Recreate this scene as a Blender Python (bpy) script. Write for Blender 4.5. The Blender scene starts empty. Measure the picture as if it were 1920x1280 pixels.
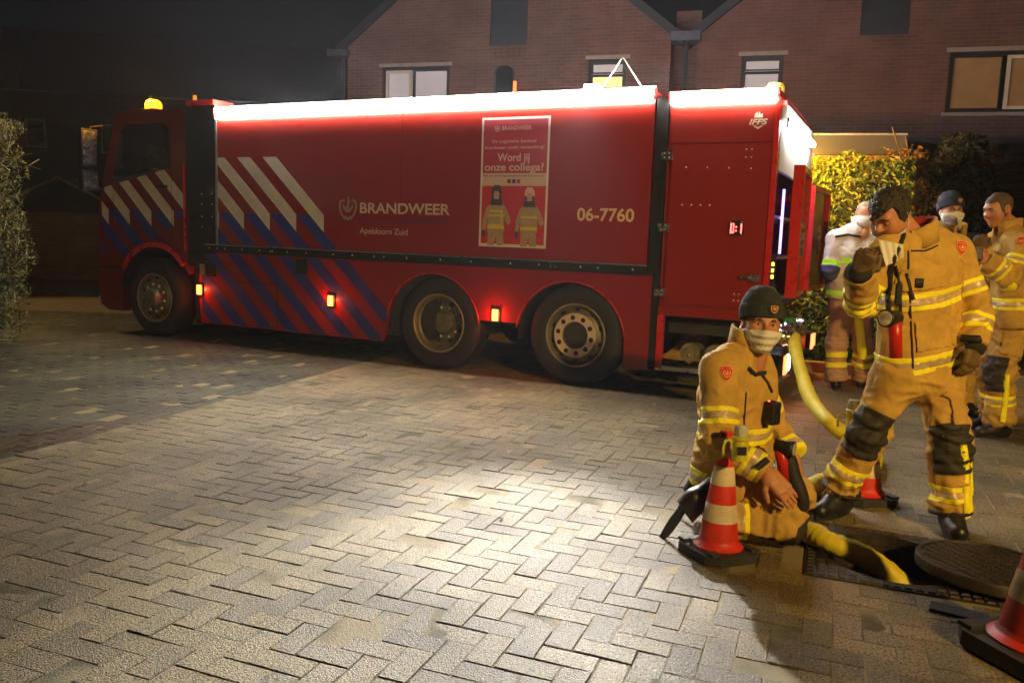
import bpy, bmesh, math, random
import numpy as np
from mathutils import Vector, Matrix
from mathutils.bvhtree import BVHTree
random.seed(7); RNG = np.random.default_rng(7)
S = bpy.context.scene
COL = S.collection
R = math.radians

# ------------------------------------------------------------------ camera
F_PX, PITCH, ROLL, EYE = 1540.0, R(7.3), R(2.0), 1.38
CP = Vector((0, 0, EYE))
FWD = Vector((0, math.cos(PITCH), -math.sin(PITCH)))
_r, _u = Vector((1, 0, 0)), Vector((1, 0, 0)).cross(FWD)
RIGHT = _r * math.cos(ROLL) + _u * math.sin(ROLL)
UP = _u * math.cos(ROLL) - _r * math.sin(ROLL)
cam = bpy.data.cameras.new('camera'); camo = bpy.data.objects.new('camera', cam); COL.objects.link(camo)
cam.sensor_width = 36.0; cam.lens = F_PX / 1920 * 36; cam.clip_end = 400; cam.clip_start = 0.05
camo.matrix_world = Matrix(((RIGHT.x, UP.x, -FWD.x, 0), (RIGHT.y, UP.y, -FWD.y, 0), (RIGHT.z, UP.z, -FWD.z, EYE), (0, 0, 0, 1)))
S.camera = camo

# ------------------------------------------------------------------ night sky, exposure
W = bpy.data.worlds.new('World'); S.world = W; W.use_nodes = True
nt = W.node_tree; nt.nodes.clear()
wo = nt.nodes.new('ShaderNodeOutputWorld'); bg = nt.nodes.new('ShaderNodeBackground'); sk = nt.nodes.new('ShaderNodeTexSky')
sk.sky_type = 'NISHITA'; sk.sun_disc = False; sk.sun_elevation = R(14); sk.sun_rotation = R(200)
bg.inputs['Strength'].default_value = 0.0006
nt.links.new(sk.outputs[0], bg.inputs[0]); nt.links.new(bg.outputs[0], wo.inputs[0])
S.view_settings.view_transform = 'Standard'; S.view_settings.look = 'None'
S.view_settings.exposure = 0.0; S.view_settings.gamma = 1.0
try: S.view_settings.use_curve_mapping = False
except Exception: pass
S.cycles.use_denoising = True; S.cycles.use_adaptive_sampling = True; S.cycles.adaptive_threshold = .03
S.cycles.max_bounces = 6; S.cycles.diffuse_bounces = 3; S.cycles.glossy_bounces = 3
S.cycles.transmission_bounces = 4; S.cycles.volume_bounces = 1; S.cycles.transparent_max_bounces = 6
S.cycles.sample_clamp_indirect = 4.0; S.cycles.sample_clamp_direct = 0
S.cycles.caustics_reflective = False; S.cycles.caustics_refractive = False

# ------------------------------------------------------------------ placing helpers
def at(x, y, Y):                      # the point seen at photo pixel (x, y) standing Y metres deep
    d = FWD + RIGHT * ((x - 960) / F_PX) - UP * ((y - 640) / F_PX)
    return CP + d * (Y / d.y)
def gnd(x, y, z=0.0):
    d = FWD + RIGHT * ((x - 960) / F_PX) - UP * ((y - 640) / F_PX)
    return CP + d * ((z - EYE) / d.z)
def V(*a): return Vector(a)

# ------------------------------------------------------------------ objects
def tag(o, label=None, cat=None, group=None, kind=None):
    if label: o['label'] = label
    if cat: o['category'] = cat
    if group: o['group'] = group
    if kind: o['kind'] = kind
    return o
def thing(name, label, cat, loc=(0, 0, 0), rz=0.0, group=None, kind=None):
    o = bpy.data.objects.new(name, None); COL.objects.link(o)
    o.location = loc; o.rotation_euler = (0, 0, rz); o.empty_display_size = 0.1
    return tag(o, label, cat, group, kind)
def link(name, me, mat=None, parent=None, smooth=False):
    o = bpy.data.objects.new(name, me); COL.objects.link(o)
    if mat is not None:
        for m in (mat if isinstance(mat, (list, tuple)) else [mat]): me.materials.append(m)
    if parent is not None: o.parent = parent
    if smooth: me.shade_smooth()
    return o
def mesh(name, verts, faces, mat=None, parent=None, smooth=False, mi=None):
    me = bpy.data.meshes.new(name); me.from_pydata([tuple(v) for v in verts], [], [tuple(f) for f in faces]); me.update()
    o = link(name, me, mat, parent, smooth)
    if mi is not None: me.polygons.foreach_set('material_index', mi)
    return o
def npmesh(name, V_, quads, mat=None, parent=None, smooth=True, mi=None):
    me = bpy.data.meshes.new(name); V_ = np.asarray(V_, np.float32); quads = np.asarray(quads, np.int32)
    k = quads.shape[1]; n = len(quads)
    me.vertices.add(len(V_)); me.vertices.foreach_set('co', V_.ravel())
    me.loops.add(n * k); me.loops.foreach_set('vertex_index', quads.ravel())
    me.polygons.add(n); me.polygons.foreach_set('loop_start', np.arange(n, dtype=np.int32) * k)
    me.polygons.foreach_set('loop_total', np.full(n, k, np.int32))
    me.update(calc_edges=True); me.validate()
    o = link(name, me, mat, parent, smooth)
    if not smooth: me.shade_flat()
    if mi is not None: me.polygons.foreach_set('material_index', np.asarray(mi, np.int32))
    return o
def bmobj(name, bm, mat=None, parent=None, smooth=False, bevel=0.0, seg=2):
    if bevel > 0:
        es = [e for e in bm.edges if len(e.link_faces) == 2 and e.calc_face_angle(0) > 0.5]
        if es: bmesh.ops.bevel(bm, geom=es, offset=bevel, segments=seg, affect='EDGES', profile=0.5, clamp_overlap=True)
    bmesh.ops.recalc_face_normals(bm, faces=bm.faces)
    me = bpy.data.meshes.new(name); bm.to_mesh(me); bm.free()
    return link(name, me, mat, parent, smooth)
def bm_box(bm, x0, x1, y0, y1, z0, z1, M=None):
    vs = [bm.verts.new(p) for p in ((x0,y0,z0),(x1,y0,z0),(x1,y1,z0),(x0,y1,z0),(x0,y0,z1),(x1,y0,z1),(x1,y1,z1),(x0,y1,z1))]
    for f in ((0,3,2,1),(4,5,6,7),(0,1,5,4),(1,2,6,5),(2,3,7,6),(3,0,4,7)): bm.faces.new([vs[i] for i in f])
    if M is not None: bmesh.ops.transform(bm, matrix=M, verts=vs)
    return vs
def box(name, x0, x1, y0, y1, z0, z1, mat, parent=None, bevel=0.0, seg=2):
    bm = bmesh.new(); bm_box(bm, min(x0,x1), max(x0,x1), min(y0,y1), max(y0,y1), min(z0,z1), max(z0,z1))
    return bmobj(name, bm, mat, parent, False, bevel, seg)
def prism(name, pts, y0, y1, mat, parent=None, bevel=0.0, plane='xz', smooth=False):
    bm = bmesh.new()
    mk = (lambda a, b, c: (a, c, b)) if plane == 'xz' else (lambda a, b, c: (a, b, c)) if plane == 'xy' else (lambda a, b, c: (c, a, b))
    A = [bm.verts.new(mk(p[0], p[1], y0)) for p in pts]; B = [bm.verts.new(mk(p[0], p[1], y1)) for p in pts]
    bm.faces.new(A); bm.faces.new(B[::-1]); n = len(pts)
    for i in range(n): bm.faces.new((A[i], B[i], B[(i+1) % n], A[(i+1) % n]))
    return bmobj(name, bm, mat, parent, smooth, bevel)
def frame_of(d):
    d = Vector(d).normalized(); a = Vector((0, 0, 1)) if abs(d.z) < 0.9 else Vector((1, 0, 0))
    u = d.cross(a).normalized(); return u, d.cross(u).normalized()
def tube_geo(path, rad, n=10, caps=True):
    P = [Vector(p) for p in path]; m = len(P); rr = rad if isinstance(rad, (list, tuple)) else [rad] * m
    vs, fs = [], []; u = None
    for i in range(m):
        d = (P[min(i+1, m-1)] - P[max(i-1, 0)]).normalized()
        if u is None: u, _ = frame_of(d)
        u = (u - d * u.dot(d)).normalized(); w = d.cross(u)
        for k in range(n):
            a = 2 * math.pi * k / n; vs.append(P[i] + (u * math.cos(a) + w * math.sin(a)) * rr[i])
    for i in range(m - 1):
        for k in range(n):
            k2 = (k + 1) % n; fs.append((i*n+k, i*n+k2, (i+1)*n+k2, (i+1)*n+k))
    if caps: fs.append(tuple(range(n))[::-1]); fs.append(tuple(range((m-1)*n, m*n)))
    return vs, fs
def tube(name, path, rad, mat, parent=None, n=10, smooth=True):
    v, f = tube_geo(path, rad, n); return mesh(name, v, f, mat, parent, smooth)
def smooth_path(pts, sub=8):
    P = [Vector(p) for p in pts]; out = []
    for i in range(len(P) - 1):
        a, b, c, d = P[max(i-1, 0)], P[i], P[i+1], P[min(i+2, len(P)-1)]
        for k in range(sub):
            t = k / sub; t2, t3 = t*t, t*t*t
            out.append(0.5 * ((2*b) + (c-a)*t + (2*a-5*b+4*c-d)*t2 + (3*b-a-3*c+d)*t3))
    out.append(P[-1]); return out
def lathe(name, prof, mat, parent=None, n=32, axis='z', loc=(0, 0, 0), smooth=True, mi=None, closed=False):
    # prof: list of (radius, height)
    vs, fs, ms = [], [], []; m = len(prof)
    for r, h in prof:
        for k in range(n):
            a = 2 * math.pi * k / n; c, s = math.cos(a) * r, math.sin(a) * r
            p = (c, s, h) if axis == 'z' else (c, h, s) if axis == 'y' else (h, c, s)
            vs.append((p[0] + loc[0], p[1] + loc[1], p[2] + loc[2]))
    for i in range(m - 1 if not closed else m):
        j = (i + 1) % m
        for k in range(n):
            k2 = (k + 1) % n; fs.append((i*n+k, i*n+k2, j*n+k2, j*n+k)); ms.append(mi[i] if mi else 0)
    o = mesh(name, vs, fs, mat, parent, smooth, ms if mi else None)
    bm = bmesh.new(); bm.from_mesh(o.data); bmesh.ops.remove_doubles(bm, verts=bm.verts, dist=1e-6); bmesh.ops.recalc_face_normals(bm, faces=bm.faces); bm.to_mesh(o.data); bm.free()
    if smooth: o.data.shade_smooth(); set_sharp(o.data, 40)
    return o
def set_sharp(me, deg):
    try: me.set_sharp_from_angle(angle=R(deg))
    except Exception: pass

# ------------------------------------------------------------------ materials
def mat(name, col, rough=0.6, metal=0.0, var=0.12, vscale=6.0, bump=0.0, bscale=40.0, emit=0.0, ecol=None, coat=0.0, dirt=0.0, spec=0.5, sub=0.0, trans=0.0):
    m = bpy.data.materials.new(name); m.use_nodes = True; t = m.node_tree; p = t.nodes['Principled BSDF']; L = t.links
    p.inputs['Roughness'].default_value = rough; p.inputs['Metallic'].default_value = metal
    p.inputs['Coat Weight'].default_value = coat; p.inputs['Specular IOR Level'].default_value = spec
    if trans: p.inputs['Transmission Weight'].default_value = trans
    c4 = (*col, 1)
    tc = t.nodes.new('ShaderNodeTexCoord')
    if var > 0:
        nz = t.nodes.new('ShaderNodeTexNoise'); nz.inputs['Scale'].default_value = vscale; nz.inputs['Detail'].default_value = 5; nz.inputs['Roughness'].default_value = 0.65
        L.new(tc.outputs['Object'], nz.inputs['Vector'])
        mr = t.nodes.new('ShaderNodeMapRange'); mr.inputs[1].default_value = 0.3; mr.inputs[2].default_value = 0.7; mr.inputs[3].default_value = 1 - var; mr.inputs[4].default_value = 1 + var
        L.new(nz.outputs[0], mr.inputs[0])
        mx = t.nodes.new('ShaderNodeVectorMath'); mx.operation = 'SCALE'; mx.inputs[0].default_value = col
        L.new(mr.outputs[0], mx.inputs['Scale']); L.new(mx.outputs[0], p.inputs['Base Color'])
        rr = t.nodes.new('ShaderNodeMapRange'); rr.inputs[1].default_value = 0.3; rr.inputs[2].default_value = 0.7; rr.inputs[3].default_value = max(rough - 0.1, 0.03); rr.inputs[4].default_value = min(rough + 0.12, 1)
        L.new(nz.outputs[0], rr.inputs[0]); L.new(rr.outputs[0], p.inputs['Roughness'])
    else: p.inputs['Base Color'].default_value = c4
    if bump > 0:
        nb = t.nodes.new('ShaderNodeTexNoise'); nb.inputs['Scale'].default_value = bscale; nb.inputs['Detail'].default_value = 4
        L.new(tc.outputs['Object'], nb.inputs['Vector'])
        b = t.nodes.new('ShaderNodeBump'); b.inputs['Strength'].default_value = 1.0; b.inputs['Distance'].default_value = bump
        L.new(nb.outputs[0], b.inputs['Height']); L.new(b.outputs[0], p.inputs['Normal'])
    if emit > 0:
        p.inputs['Emission Color'].default_value = (*(ecol or col), 1); p.inputs['Emission Strength'].default_value = emit
    return m

# ------------------------------------------------------------------ implicit surfaces (smooth bodies and cloth)
def vn(P, scale, seed=0):              # vectorised value noise in [-1, 1]
    rs = np.random.default_rng(seed); T = rs.random((32, 32, 32)) * 2 - 1
    Q = P * scale; i = np.floor(Q).astype(int); f = Q - i; f = f * f * (3 - 2 * f); i %= 32; j = (i + 1) % 32
    x0, y0, z0 = i.T; x1, y1, z1 = j.T; fx, fy, fz = f.T
    c00 = T[x0,y0,z0]*(1-fx)+T[x1,y0,z0]*fx; c10 = T[x0,y1,z0]*(1-fx)+T[x1,y1,z0]*fx
    c01 = T[x0,y0,z1]*(1-fx)+T[x1,y0,z1]*fx; c11 = T[x0,y1,z1]*(1-fx)+T[x1,y1,z1]*fx
    return (c00*(1-fy)+c10*fy)*(1-fz)+(c01*(1-fy)+c11*fy)*fz
def a3(v): return np.array((v[0], v[1], v[2]), float)
def cone(a, b, ra, rb, k=0.04, c0=0.0):
    a, b = a3(a), a3(b); return dict(t='c', a=a, b=b, ra=ra, rb=rb, k=k, c0=c0, lo=np.minimum(a, b) - max(ra, rb), hi=np.maximum(a, b) + max(ra, rb))
def ell(c, r, k=0.03, M=None, sub=False):
    c, r = a3(c), a3(r); m = r.max(); return dict(t='e', c=c, r=r, k=k, M=None if M is None else np.array(M), sub=sub, lo=c - m, hi=c + m, c0=0.0)
def psd(p, P):
    if p['t'] == 'c':
        ab = p['b'] - p['a']; q = P - p['a']; t = np.clip(q @ ab / max(ab @ ab, 1e-9), 0, 1)
        return np.linalg.norm(q - t[..., None] * ab, axis=-1) - (p['ra'] + t * (p['rb'] - p['ra']))
    q = P - p['c']
    if p['M'] is not None: q = q @ p['M']
    k0 = np.linalg.norm(q / p['r'], axis=-1); k1 = np.linalg.norm(q / (p['r'] ** 2), axis=-1) + 1e-9
    return k0 * (k0 - 1) / k1
def smin(a, b, k):
    h = np.maximum(k - np.abs(a - b), 0) / k; return np.minimum(a, b) - h * h * k * 0.25
def gsd(prims, P):                     # distance of a group of primitives at points P
    d = np.full(P.shape[:-1], 0.3)
    for p in prims:
        e = psd(p, P)
        d = -smin(-d, e, p['k']) if p.get('sub') else smin(d, e, p['k'])
    return d
def surface_nets(F, o, h):
    s = F < 0; nx, ny, nz = F.shape
    cnt = sum(s[i:nx-1+i, j:ny-1+j, k:nz-1+k].astype(np.int8) for i in (0, 1) for j in (0, 1) for k in (0, 1))
    act = (cnt > 0) & (cnt < 8); ai = np.argwhere(act); n = len(ai)
    idx = -np.ones(act.shape, int); idx[act] = np.arange(n)
    pos = np.zeros((n, 3)); num = np.zeros(n)
    cs = [(0,0,0),(1,0,0),(0,1,0),(1,1,0),(0,0,1),(1,0,1),(0,1,1),(1,1,1)]
    for a, b in ((0,1),(2,3),(4,5),(6,7),(0,2),(1,3),(4,6),(5,7),(0,4),(1,5),(2,6),(3,7)):
        A, B = np.array(cs[a]), np.array(cs[b]); fa = F[tuple((ai + A).T)]; fb = F[tuple((ai + B).T)]
        m = (fa < 0) != (fb < 0); t = np.where(m, fa / np.where(m, fa - fb, 1), 0)
        pos += np.where(m[:, None], A + t[:, None] * (B - A), 0); num += m
    verts = (ai + pos / num[:, None]) * h + o
    Q = []
    def quads(s0, s1, c, flip):
        m = s0 != s1; e = np.argwhere(m); first = s0[m]
        cc = [idx[tuple((e + np.array(k)).T)] for k in c]; q = np.stack(cc, 1)
        fl = first if flip else ~first; q[fl] = q[fl][:, ::-1]; Q.append(q)
    quads(s[:-1,1:-1,1:-1], s[1:,1:-1,1:-1], ((0,0,0),(0,1,0),(0,1,1),(0,0,1)), False)
    quads(s[1:-1,:-1,1:-1], s[1:-1,1:,1:-1], ((0,0,0),(1,0,0),(1,0,1),(0,0,1)), True)
    quads(s[1:-1,1:-1,:-1], s[1:-1,1:-1,1:], ((0,0,0),(1,0,0),(1,1,0),(0,1,0)), False)
    return verts, np.concatenate(Q)
def grid(lo, hi, h):
    n = np.ceil((hi - lo) / h).astype(int) + 1
    ax = [lo[i] + h * np.arange(n[i]) for i in range(3)]
    return np.stack(np.meshgrid(*ax, indexing='ij'), -1)
def solve(groups, h, kk=0.025):
    # groups: list of dict(prims, cuts=[(point, normal)]) joined smoothly -> verts, quads, group id, chain coordinate
    lo = np.min([p['lo'] for g in groups for p in g['prims'] if not p.get('sub')], 0) - 0.04
    hi = np.max([p['hi'] for g in groups for p in g['prims'] if not p.get('sub')], 0) + 0.04
    n = np.ceil((hi - lo) / h).astype(int) + 1; F = np.full(n, 0.2)
    for g in groups:
        glo = np.min([p['lo'] for p in g['prims'] if not p.get('sub')], 0) - 0.045; ghi = np.max([p['hi'] for p in g['prims'] if not p.get('sub')], 0) + 0.045
        i0 = np.maximum(np.floor((glo - lo) / h).astype(int), 0); i1 = np.minimum(np.ceil((ghi - lo) / h).astype(int) + 1, n)
        P = np.stack(np.meshgrid(*[lo[i] + h * np.arange(i0[i], i1[i]) for i in range(3)], indexing='ij'), -1)
        D = np.full(P.shape[:3], 0.2)
        for p in g['prims']:
            j0 = np.maximum(np.floor((p['lo'] - 0.06 - lo) / h).astype(int) - i0, 0); j1 = np.minimum(np.ceil((p['hi'] + 0.06 - lo) / h).astype(int) + 1 - i0, i1 - i0)
            if (j1 <= j0).any(): continue
            sl = tuple(slice(j0[i], j1[i]) for i in range(3)); e = psd(p, P[sl])
            D[sl] = -smin(-D[sl], e, p['k']) if p.get('sub') else smin(D[sl], e, p['k'])
        for c in g.get('cuts', ()):
            D = np.maximum(D, (P - a3(c[0])) @ a3(c[1]))
        sl = tuple(slice(i0[i], i1[i]) for i in range(3)); F[sl] = smin(F[sl], D, g.get('kk', kk))
    Vt, Qd = surface_nets(F, lo, h)
    best = np.full(len(Vt), 9.0); gid = np.zeros(len(Vt), int); crd = np.zeros(len(Vt))
    for gi, g in enumerate(groups):
        for p in g['prims']:
            if p['t'] != 'c': continue
            d = psd(p, Vt); m = d < best; best[m] = d[m]; gid[m] = gi
            ab = p['b'] - p['a']; t = (Vt - p['a']) @ ab / np.linalg.norm(ab); crd[m] = (p['c0'] + t)[m]
    return Vt, Qd, gid, crd
def vnormals(Vt, Q):
    n = np.zeros_like(Vt); a, b, c, d = (Vt[Q[:, i]] for i in range(4)); f = np.cross(c - a, d - b)
    for i in range(4): np.add.at(n, Q[:, i], f)
    return n / (np.linalg.norm(n, axis=1, keepdims=True) + 1e-12)
def relax(Vt, Q, it=1):
    for _ in range(it):
        s = np.zeros_like(Vt); c = np.zeros(len(Vt))
        for i in range(4):
            for j in ((i + 1) % 4, (i + 3) % 4):
                np.add.at(s, Q[:, i], Vt[Q[:, j]]); np.add.at(c, Q[:, i], 1)
        Vt = Vt * 0.5 + 0.5 * s / np.maximum(c, 1)[:, None]
    return Vt
def band(name, Vt, N, Q, fields, off, material, parent):
    # the piece of a surface where lo < field < hi for every (field, lo, hi), lifted by off along the normals, with a folded-in rim
    m = np.ones(len(Q), bool)
    for f, lo, hi in fields:
        q = f[Q]; m &= (q.max(1) > lo) & (q.min(1) < hi) & np.isfinite(q).all(1)
    tris = np.concatenate([Q[m][:, [0, 1, 2]], Q[m][:, [0, 2, 3]]]); nf = len(fields)
    A = np.concatenate([Vt, N] + [f[:, None] for f, _, _ in fields], 1); out = {}; vs = []; fs = []
    def add(v):
        k = tuple(np.round(v[:3], 5)); i = out.get(k)
        if i is None: i = out[k] = len(vs); vs.append(v[:6])
        return i
    for t in tris:
        poly = [A[i] for i in t]
        for fi, (f, lo, hi) in enumerate(fields):
            for lim, sg in ((lo, 1), (hi, -1)):
                res = []
                for i in range(len(poly)):
                    p, q = poly[i], poly[(i + 1) % len(poly)]; dp, dq = sg * (p[6 + fi] - lim), sg * (q[6 + fi] - lim)
                    if dp >= 0: res.append(p)
                    if dp * dq < 0: res.append(p + (q - p) * (dp / (dp - dq)))
                poly = res
                if len(poly) < 3: break
            if len(poly) < 3: break
        if len(poly) >= 3:
            ii = []
            for v in poly:
                i = add(v)
                if i not in ii: ii.append(i)
            if len(ii) >= 3: fs.append(ii)
    if not fs: return None
    vs = np.array(vs); P = vs[:, :3] + vs[:, 3:] * off; cnt = {}
    for f in fs:
        for i in range(len(f)): cnt[(f[i], f[(i+1) % len(f)])] = 1
    base = len(P); allv = [tuple(p) for p in P]; low = {}
    for (i, j) in list(cnt):
        if (j, i) not in cnt:
            for k in (i, j):
                if k not in low: low[k] = len(allv); allv.append(tuple(vs[k, :3] - vs[k, 3:] * 0.002))
            fs.append([j, i, low[i], low[j]])
    return mesh(name, allv, fs, material, parent, True)
# ------------------------------------------------------------------ shared materials
def paver_mat(name, c1, c2, rnd_obj, wet=None, rough=0.55):
    m = bpy.data.materials.new(name); m.use_nodes = True; t = m.node_tree; p = t.nodes['Principled BSDF']; L = t.links; N = t.nodes.new
    g = N('ShaderNodeNewGeometry')
    if rnd_obj: oi = N('ShaderNodeObjectInfo'); rnd = oi.outputs['Random']
    else: rnd = g.outputs['Random Per Island']
    n1 = N('ShaderNodeTexNoise'); n1.inputs['Scale'].default_value = 100; n1.inputs['Detail'].default_value = 4; n1.inputs['Roughness'].default_value = 0.7
    n2 = N('ShaderNodeTexNoise'); n2.inputs['Scale'].default_value = 1.1; n2.inputs['Detail'].default_value = 7
    n3 = N('ShaderNodeTexVoronoi'); n3.inputs['Scale'].default_value = 170
    for n in (n1, n2, n3): L.new(g.outputs['Position'], n.inputs['Vector'])
    mx = N('ShaderNodeMix'); mx.data_type = 'RGBA'; mx.inputs[6].default_value = (*c1, 1); mx.inputs[7].default_value = (*c2, 1); L.new(rnd, mx.inputs[0])
    r1 = N('ShaderNodeValToRGB'); r1.color_ramp.elements[0].position = 0.405; r1.color_ramp.elements[0].color = (.10, .09, .07, 1); r1.color_ramp.elements[1].position = 0.47; r1.color_ramp.elements[1].color = (1, 1, 1, 1)
    e = r1.color_ramp.elements.new(0.60); e.color = (1.1, 1.05, 1.0, 1); e = r1.color_ramp.elements.new(0.66); e.color = (2.6, 2.4, 2.0, 1)
    L.new(n1.outputs[0], r1.inputs[0])
    mu = N('ShaderNodeMix'); mu.data_type = 'RGBA'; mu.blend_type = 'MULTIPLY'; mu.inputs[0].default_value = 1; L.new(mx.outputs[2], mu.inputs[6]); L.new(r1.outputs[0], mu.inputs[7])
    r2 = N('ShaderNodeMapRange'); r2.inputs[1].default_value = .35; r2.inputs[2].default_value = .65; r2.inputs[3].default_value = .58; r2.inputs[4].default_value = 1.25; L.new(n2.outputs[0], r2.inputs[0])
    mv = N('ShaderNodeVectorMath'); mv.operation = 'SCALE'; L.new(mu.outputs[2], mv.inputs[0]); L.new(r2.outputs[0], mv.inputs['Scale'])
    last = mv.outputs[0]
    rr = N('ShaderNodeMapRange'); rr.inputs[1].default_value = .3; rr.inputs[2].default_value = .7; rr.inputs[3].default_value = rough + .12; rr.inputs[4].default_value = rough - .1; L.new(n2.outputs[0], rr.inputs[0]); rlast = rr.outputs[0]
    if wet:                                # a wet stain with its own ragged outline
        sx = N('ShaderNodeMapping'); sx.vector_type = 'TEXTURE'; sx.inputs['Location'].default_value = (wet[0], wet[1], 0); sx.inputs['Rotation'].default_value = (0, 0, wet[4]); sx.inputs['Scale'].default_value = (wet[2], wet[3], 1)
        L.new(g.outputs['Position'], sx.inputs[0]); ln = N('ShaderNodeVectorMath'); ln.operation = 'LENGTH'; L.new(sx.outputs[0], ln.inputs[0])
        nw = N('ShaderNodeTexNoise'); nw.inputs['Scale'].default_value = 11; nw.inputs['Detail'].default_value = 5; L.new(g.outputs['Position'], nw.inputs['Vector'])
        ad = N('ShaderNodeMath'); ad.operation = 'ADD'; L.new(ln.outputs['Value'], ad.inputs[0]); L.new(nw.outputs[0], ad.inputs[1])
        wr = N('ShaderNodeMapRange'); wr.inputs[1].default_value = 1.05; wr.inputs[2].default_value = 1.75; wr.inputs[3].default_value = 1; wr.inputs[4].default_value = 0; L.new(ad.outputs[0], wr.inputs[0])
        dk = N('ShaderNodeMix'); dk.data_type = 'RGBA'; dk.inputs[7].default_value = (.012, .010, .007, 1); L.new(wr.outputs[0], dk.inputs[0]); L.new(last, dk.inputs[6]); last = dk.outputs[2]
        rm = N('ShaderNodeMix'); rm.data_type = 'FLOAT'; rm.inputs[3].default_value = .34; L.new(wr.outputs[0], rm.inputs[0]); L.new(rlast, rm.inputs[2]); rlast = rm.outputs[0]
    L.new(last, p.inputs['Base Color']); L.new(rlast, p.inputs['Roughness'])
    hb = N('ShaderNodeMath'); hb.operation = 'SUBTRACT'; L.new(n1.outputs[0], hb.inputs[0]); L.new(n3.outputs[0], hb.inputs[1])
    b = N('ShaderNodeBump'); b.inputs['Strength'].default_value = .9; b.inputs['Distance'].default_value = .0028; L.new(hb.outputs[0], b.inputs['Height']); L.new(b.outputs[0], p.inputs['Normal'])
    return m
WET = (-2.92, 5.12, .85, .26, R(62))
m_pave_o = paver_mat('paver_concrete_single', (.255, .198, .082), (.135, .108, .050), True)
m_pave_m = paver_mat('paver_concrete_mass', (.225, .182, .086), (.160, .130, .066), False, WET)
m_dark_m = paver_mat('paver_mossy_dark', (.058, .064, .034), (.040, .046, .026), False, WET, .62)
m_joint = mat('joint_sand', (.045, .042, .026), .9, var=.5, vscale=3, bump=.004, bscale=120)
m_iron = mat('cast_iron', (.045, .035, .025), .5, .55, var=.4, vscale=14, bump=.0015, bscale=160)
m_soil = mat('manhole_mud', (.07, .045, .018), .5, var=.4, vscale=9, bump=.02, bscale=18)
m_black = mat('black_rubber', (.012, .012, .012), .6, var=.3, vscale=12, bump=.0008, bscale=200)

# ------------------------------------------------------------------ ground sheet with the open manhole in it
HC = gnd(1672, 1047); HR = .285
rings = [HR + .012, .42, .6, 1.0, 2.0, 4, 8, 16, 40, 120, 300]; n = 64; vs, fs = [], []
for r in rings:
    for k in range(n):
        a = 2 * math.pi * k / n; vs.append((HC.x + r * math.cos(a), HC.y + r * math.sin(a), -.0026))
for i in range(len(rings) - 1):
    for k in range(n): k2 = (k + 1) % n; fs.append((i*n+k, (i+1)*n+k, (i+1)*n+k2, i*n+k2))
def far_ground():
    m = bpy.data.materials.new('joint_and_far_paving'); m.use_nodes = True; t = m.node_tree; p = t.nodes['Principled BSDF']; L = t.links; N = t.nodes.new
    g = N('ShaderNodeNewGeometry'); n1 = N('ShaderNodeTexNoise'); n1.inputs['Scale'].default_value = 3; n1.inputs['Detail'].default_value = 6; L.new(g.outputs['Position'], n1.inputs['Vector'])
    sp = N('ShaderNodeSeparateXYZ'); L.new(g.outputs['Position'], sp.inputs[0])
    d = N('ShaderNodeMapRange'); d.inputs[1].default_value = 11.2; d.inputs[2].default_value = 11.6; L.new(sp.outputs[1], d.inputs[0])
    bk = N('ShaderNodeTexBrick'); bk.inputs['Scale'].default_value = 4.6; bk.inputs['Color1'].default_value = (.16, .13, .075, 1); bk.inputs['Color2'].default_value = (.12, .10, .06, 1); bk.inputs['Mortar'].default_value = (.05, .04, .025, 1); bk.inputs['Mortar Size'].default_value = .02
    mp = N('ShaderNodeMapping'); mp.inputs['Rotation'].default_value = (0, 0, R(21)); L.new(g.outputs['Position'], mp.inputs[0]); L.new(mp.outputs[0], bk.inputs['Vector'])
    rp = N('ShaderNodeValToRGB'); rp.color_ramp.elements[0].position = .4; rp.color_ramp.elements[0].color = (.085, .080, .030, 1); rp.color_ramp.elements[1].position = .56; rp.color_ramp.elements[1].color = (.28, .22, .12, 1); L.new(n1.outputs[0], rp.inputs[0])
    mx = N('ShaderNodeMix'); mx.data_type = 'RGBA'; L.new(d.outputs[0], mx.inputs[0]); L.new(rp.outputs[0], mx.inputs[6]); L.new(bk.outputs[0], mx.inputs[7]); L.new(mx.outputs[2], p.inputs['Base Color']); p.inputs['Roughness'].default_value = .8
    n2 = N('ShaderNodeTexNoise'); n2.inputs['Scale'].default_value = 140; L.new(g.outputs['Position'], n2.inputs['Vector']); b = N('ShaderNodeBump'); b.inputs['Distance'].default_value = .004; L.new(n2.outputs[0], b.inputs['Height']); L.new(b.outputs[0], p.inputs['Normal'])
    return m
ground = tag(mesh('ground', vs, fs, far_ground()), kind='structure')

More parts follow.
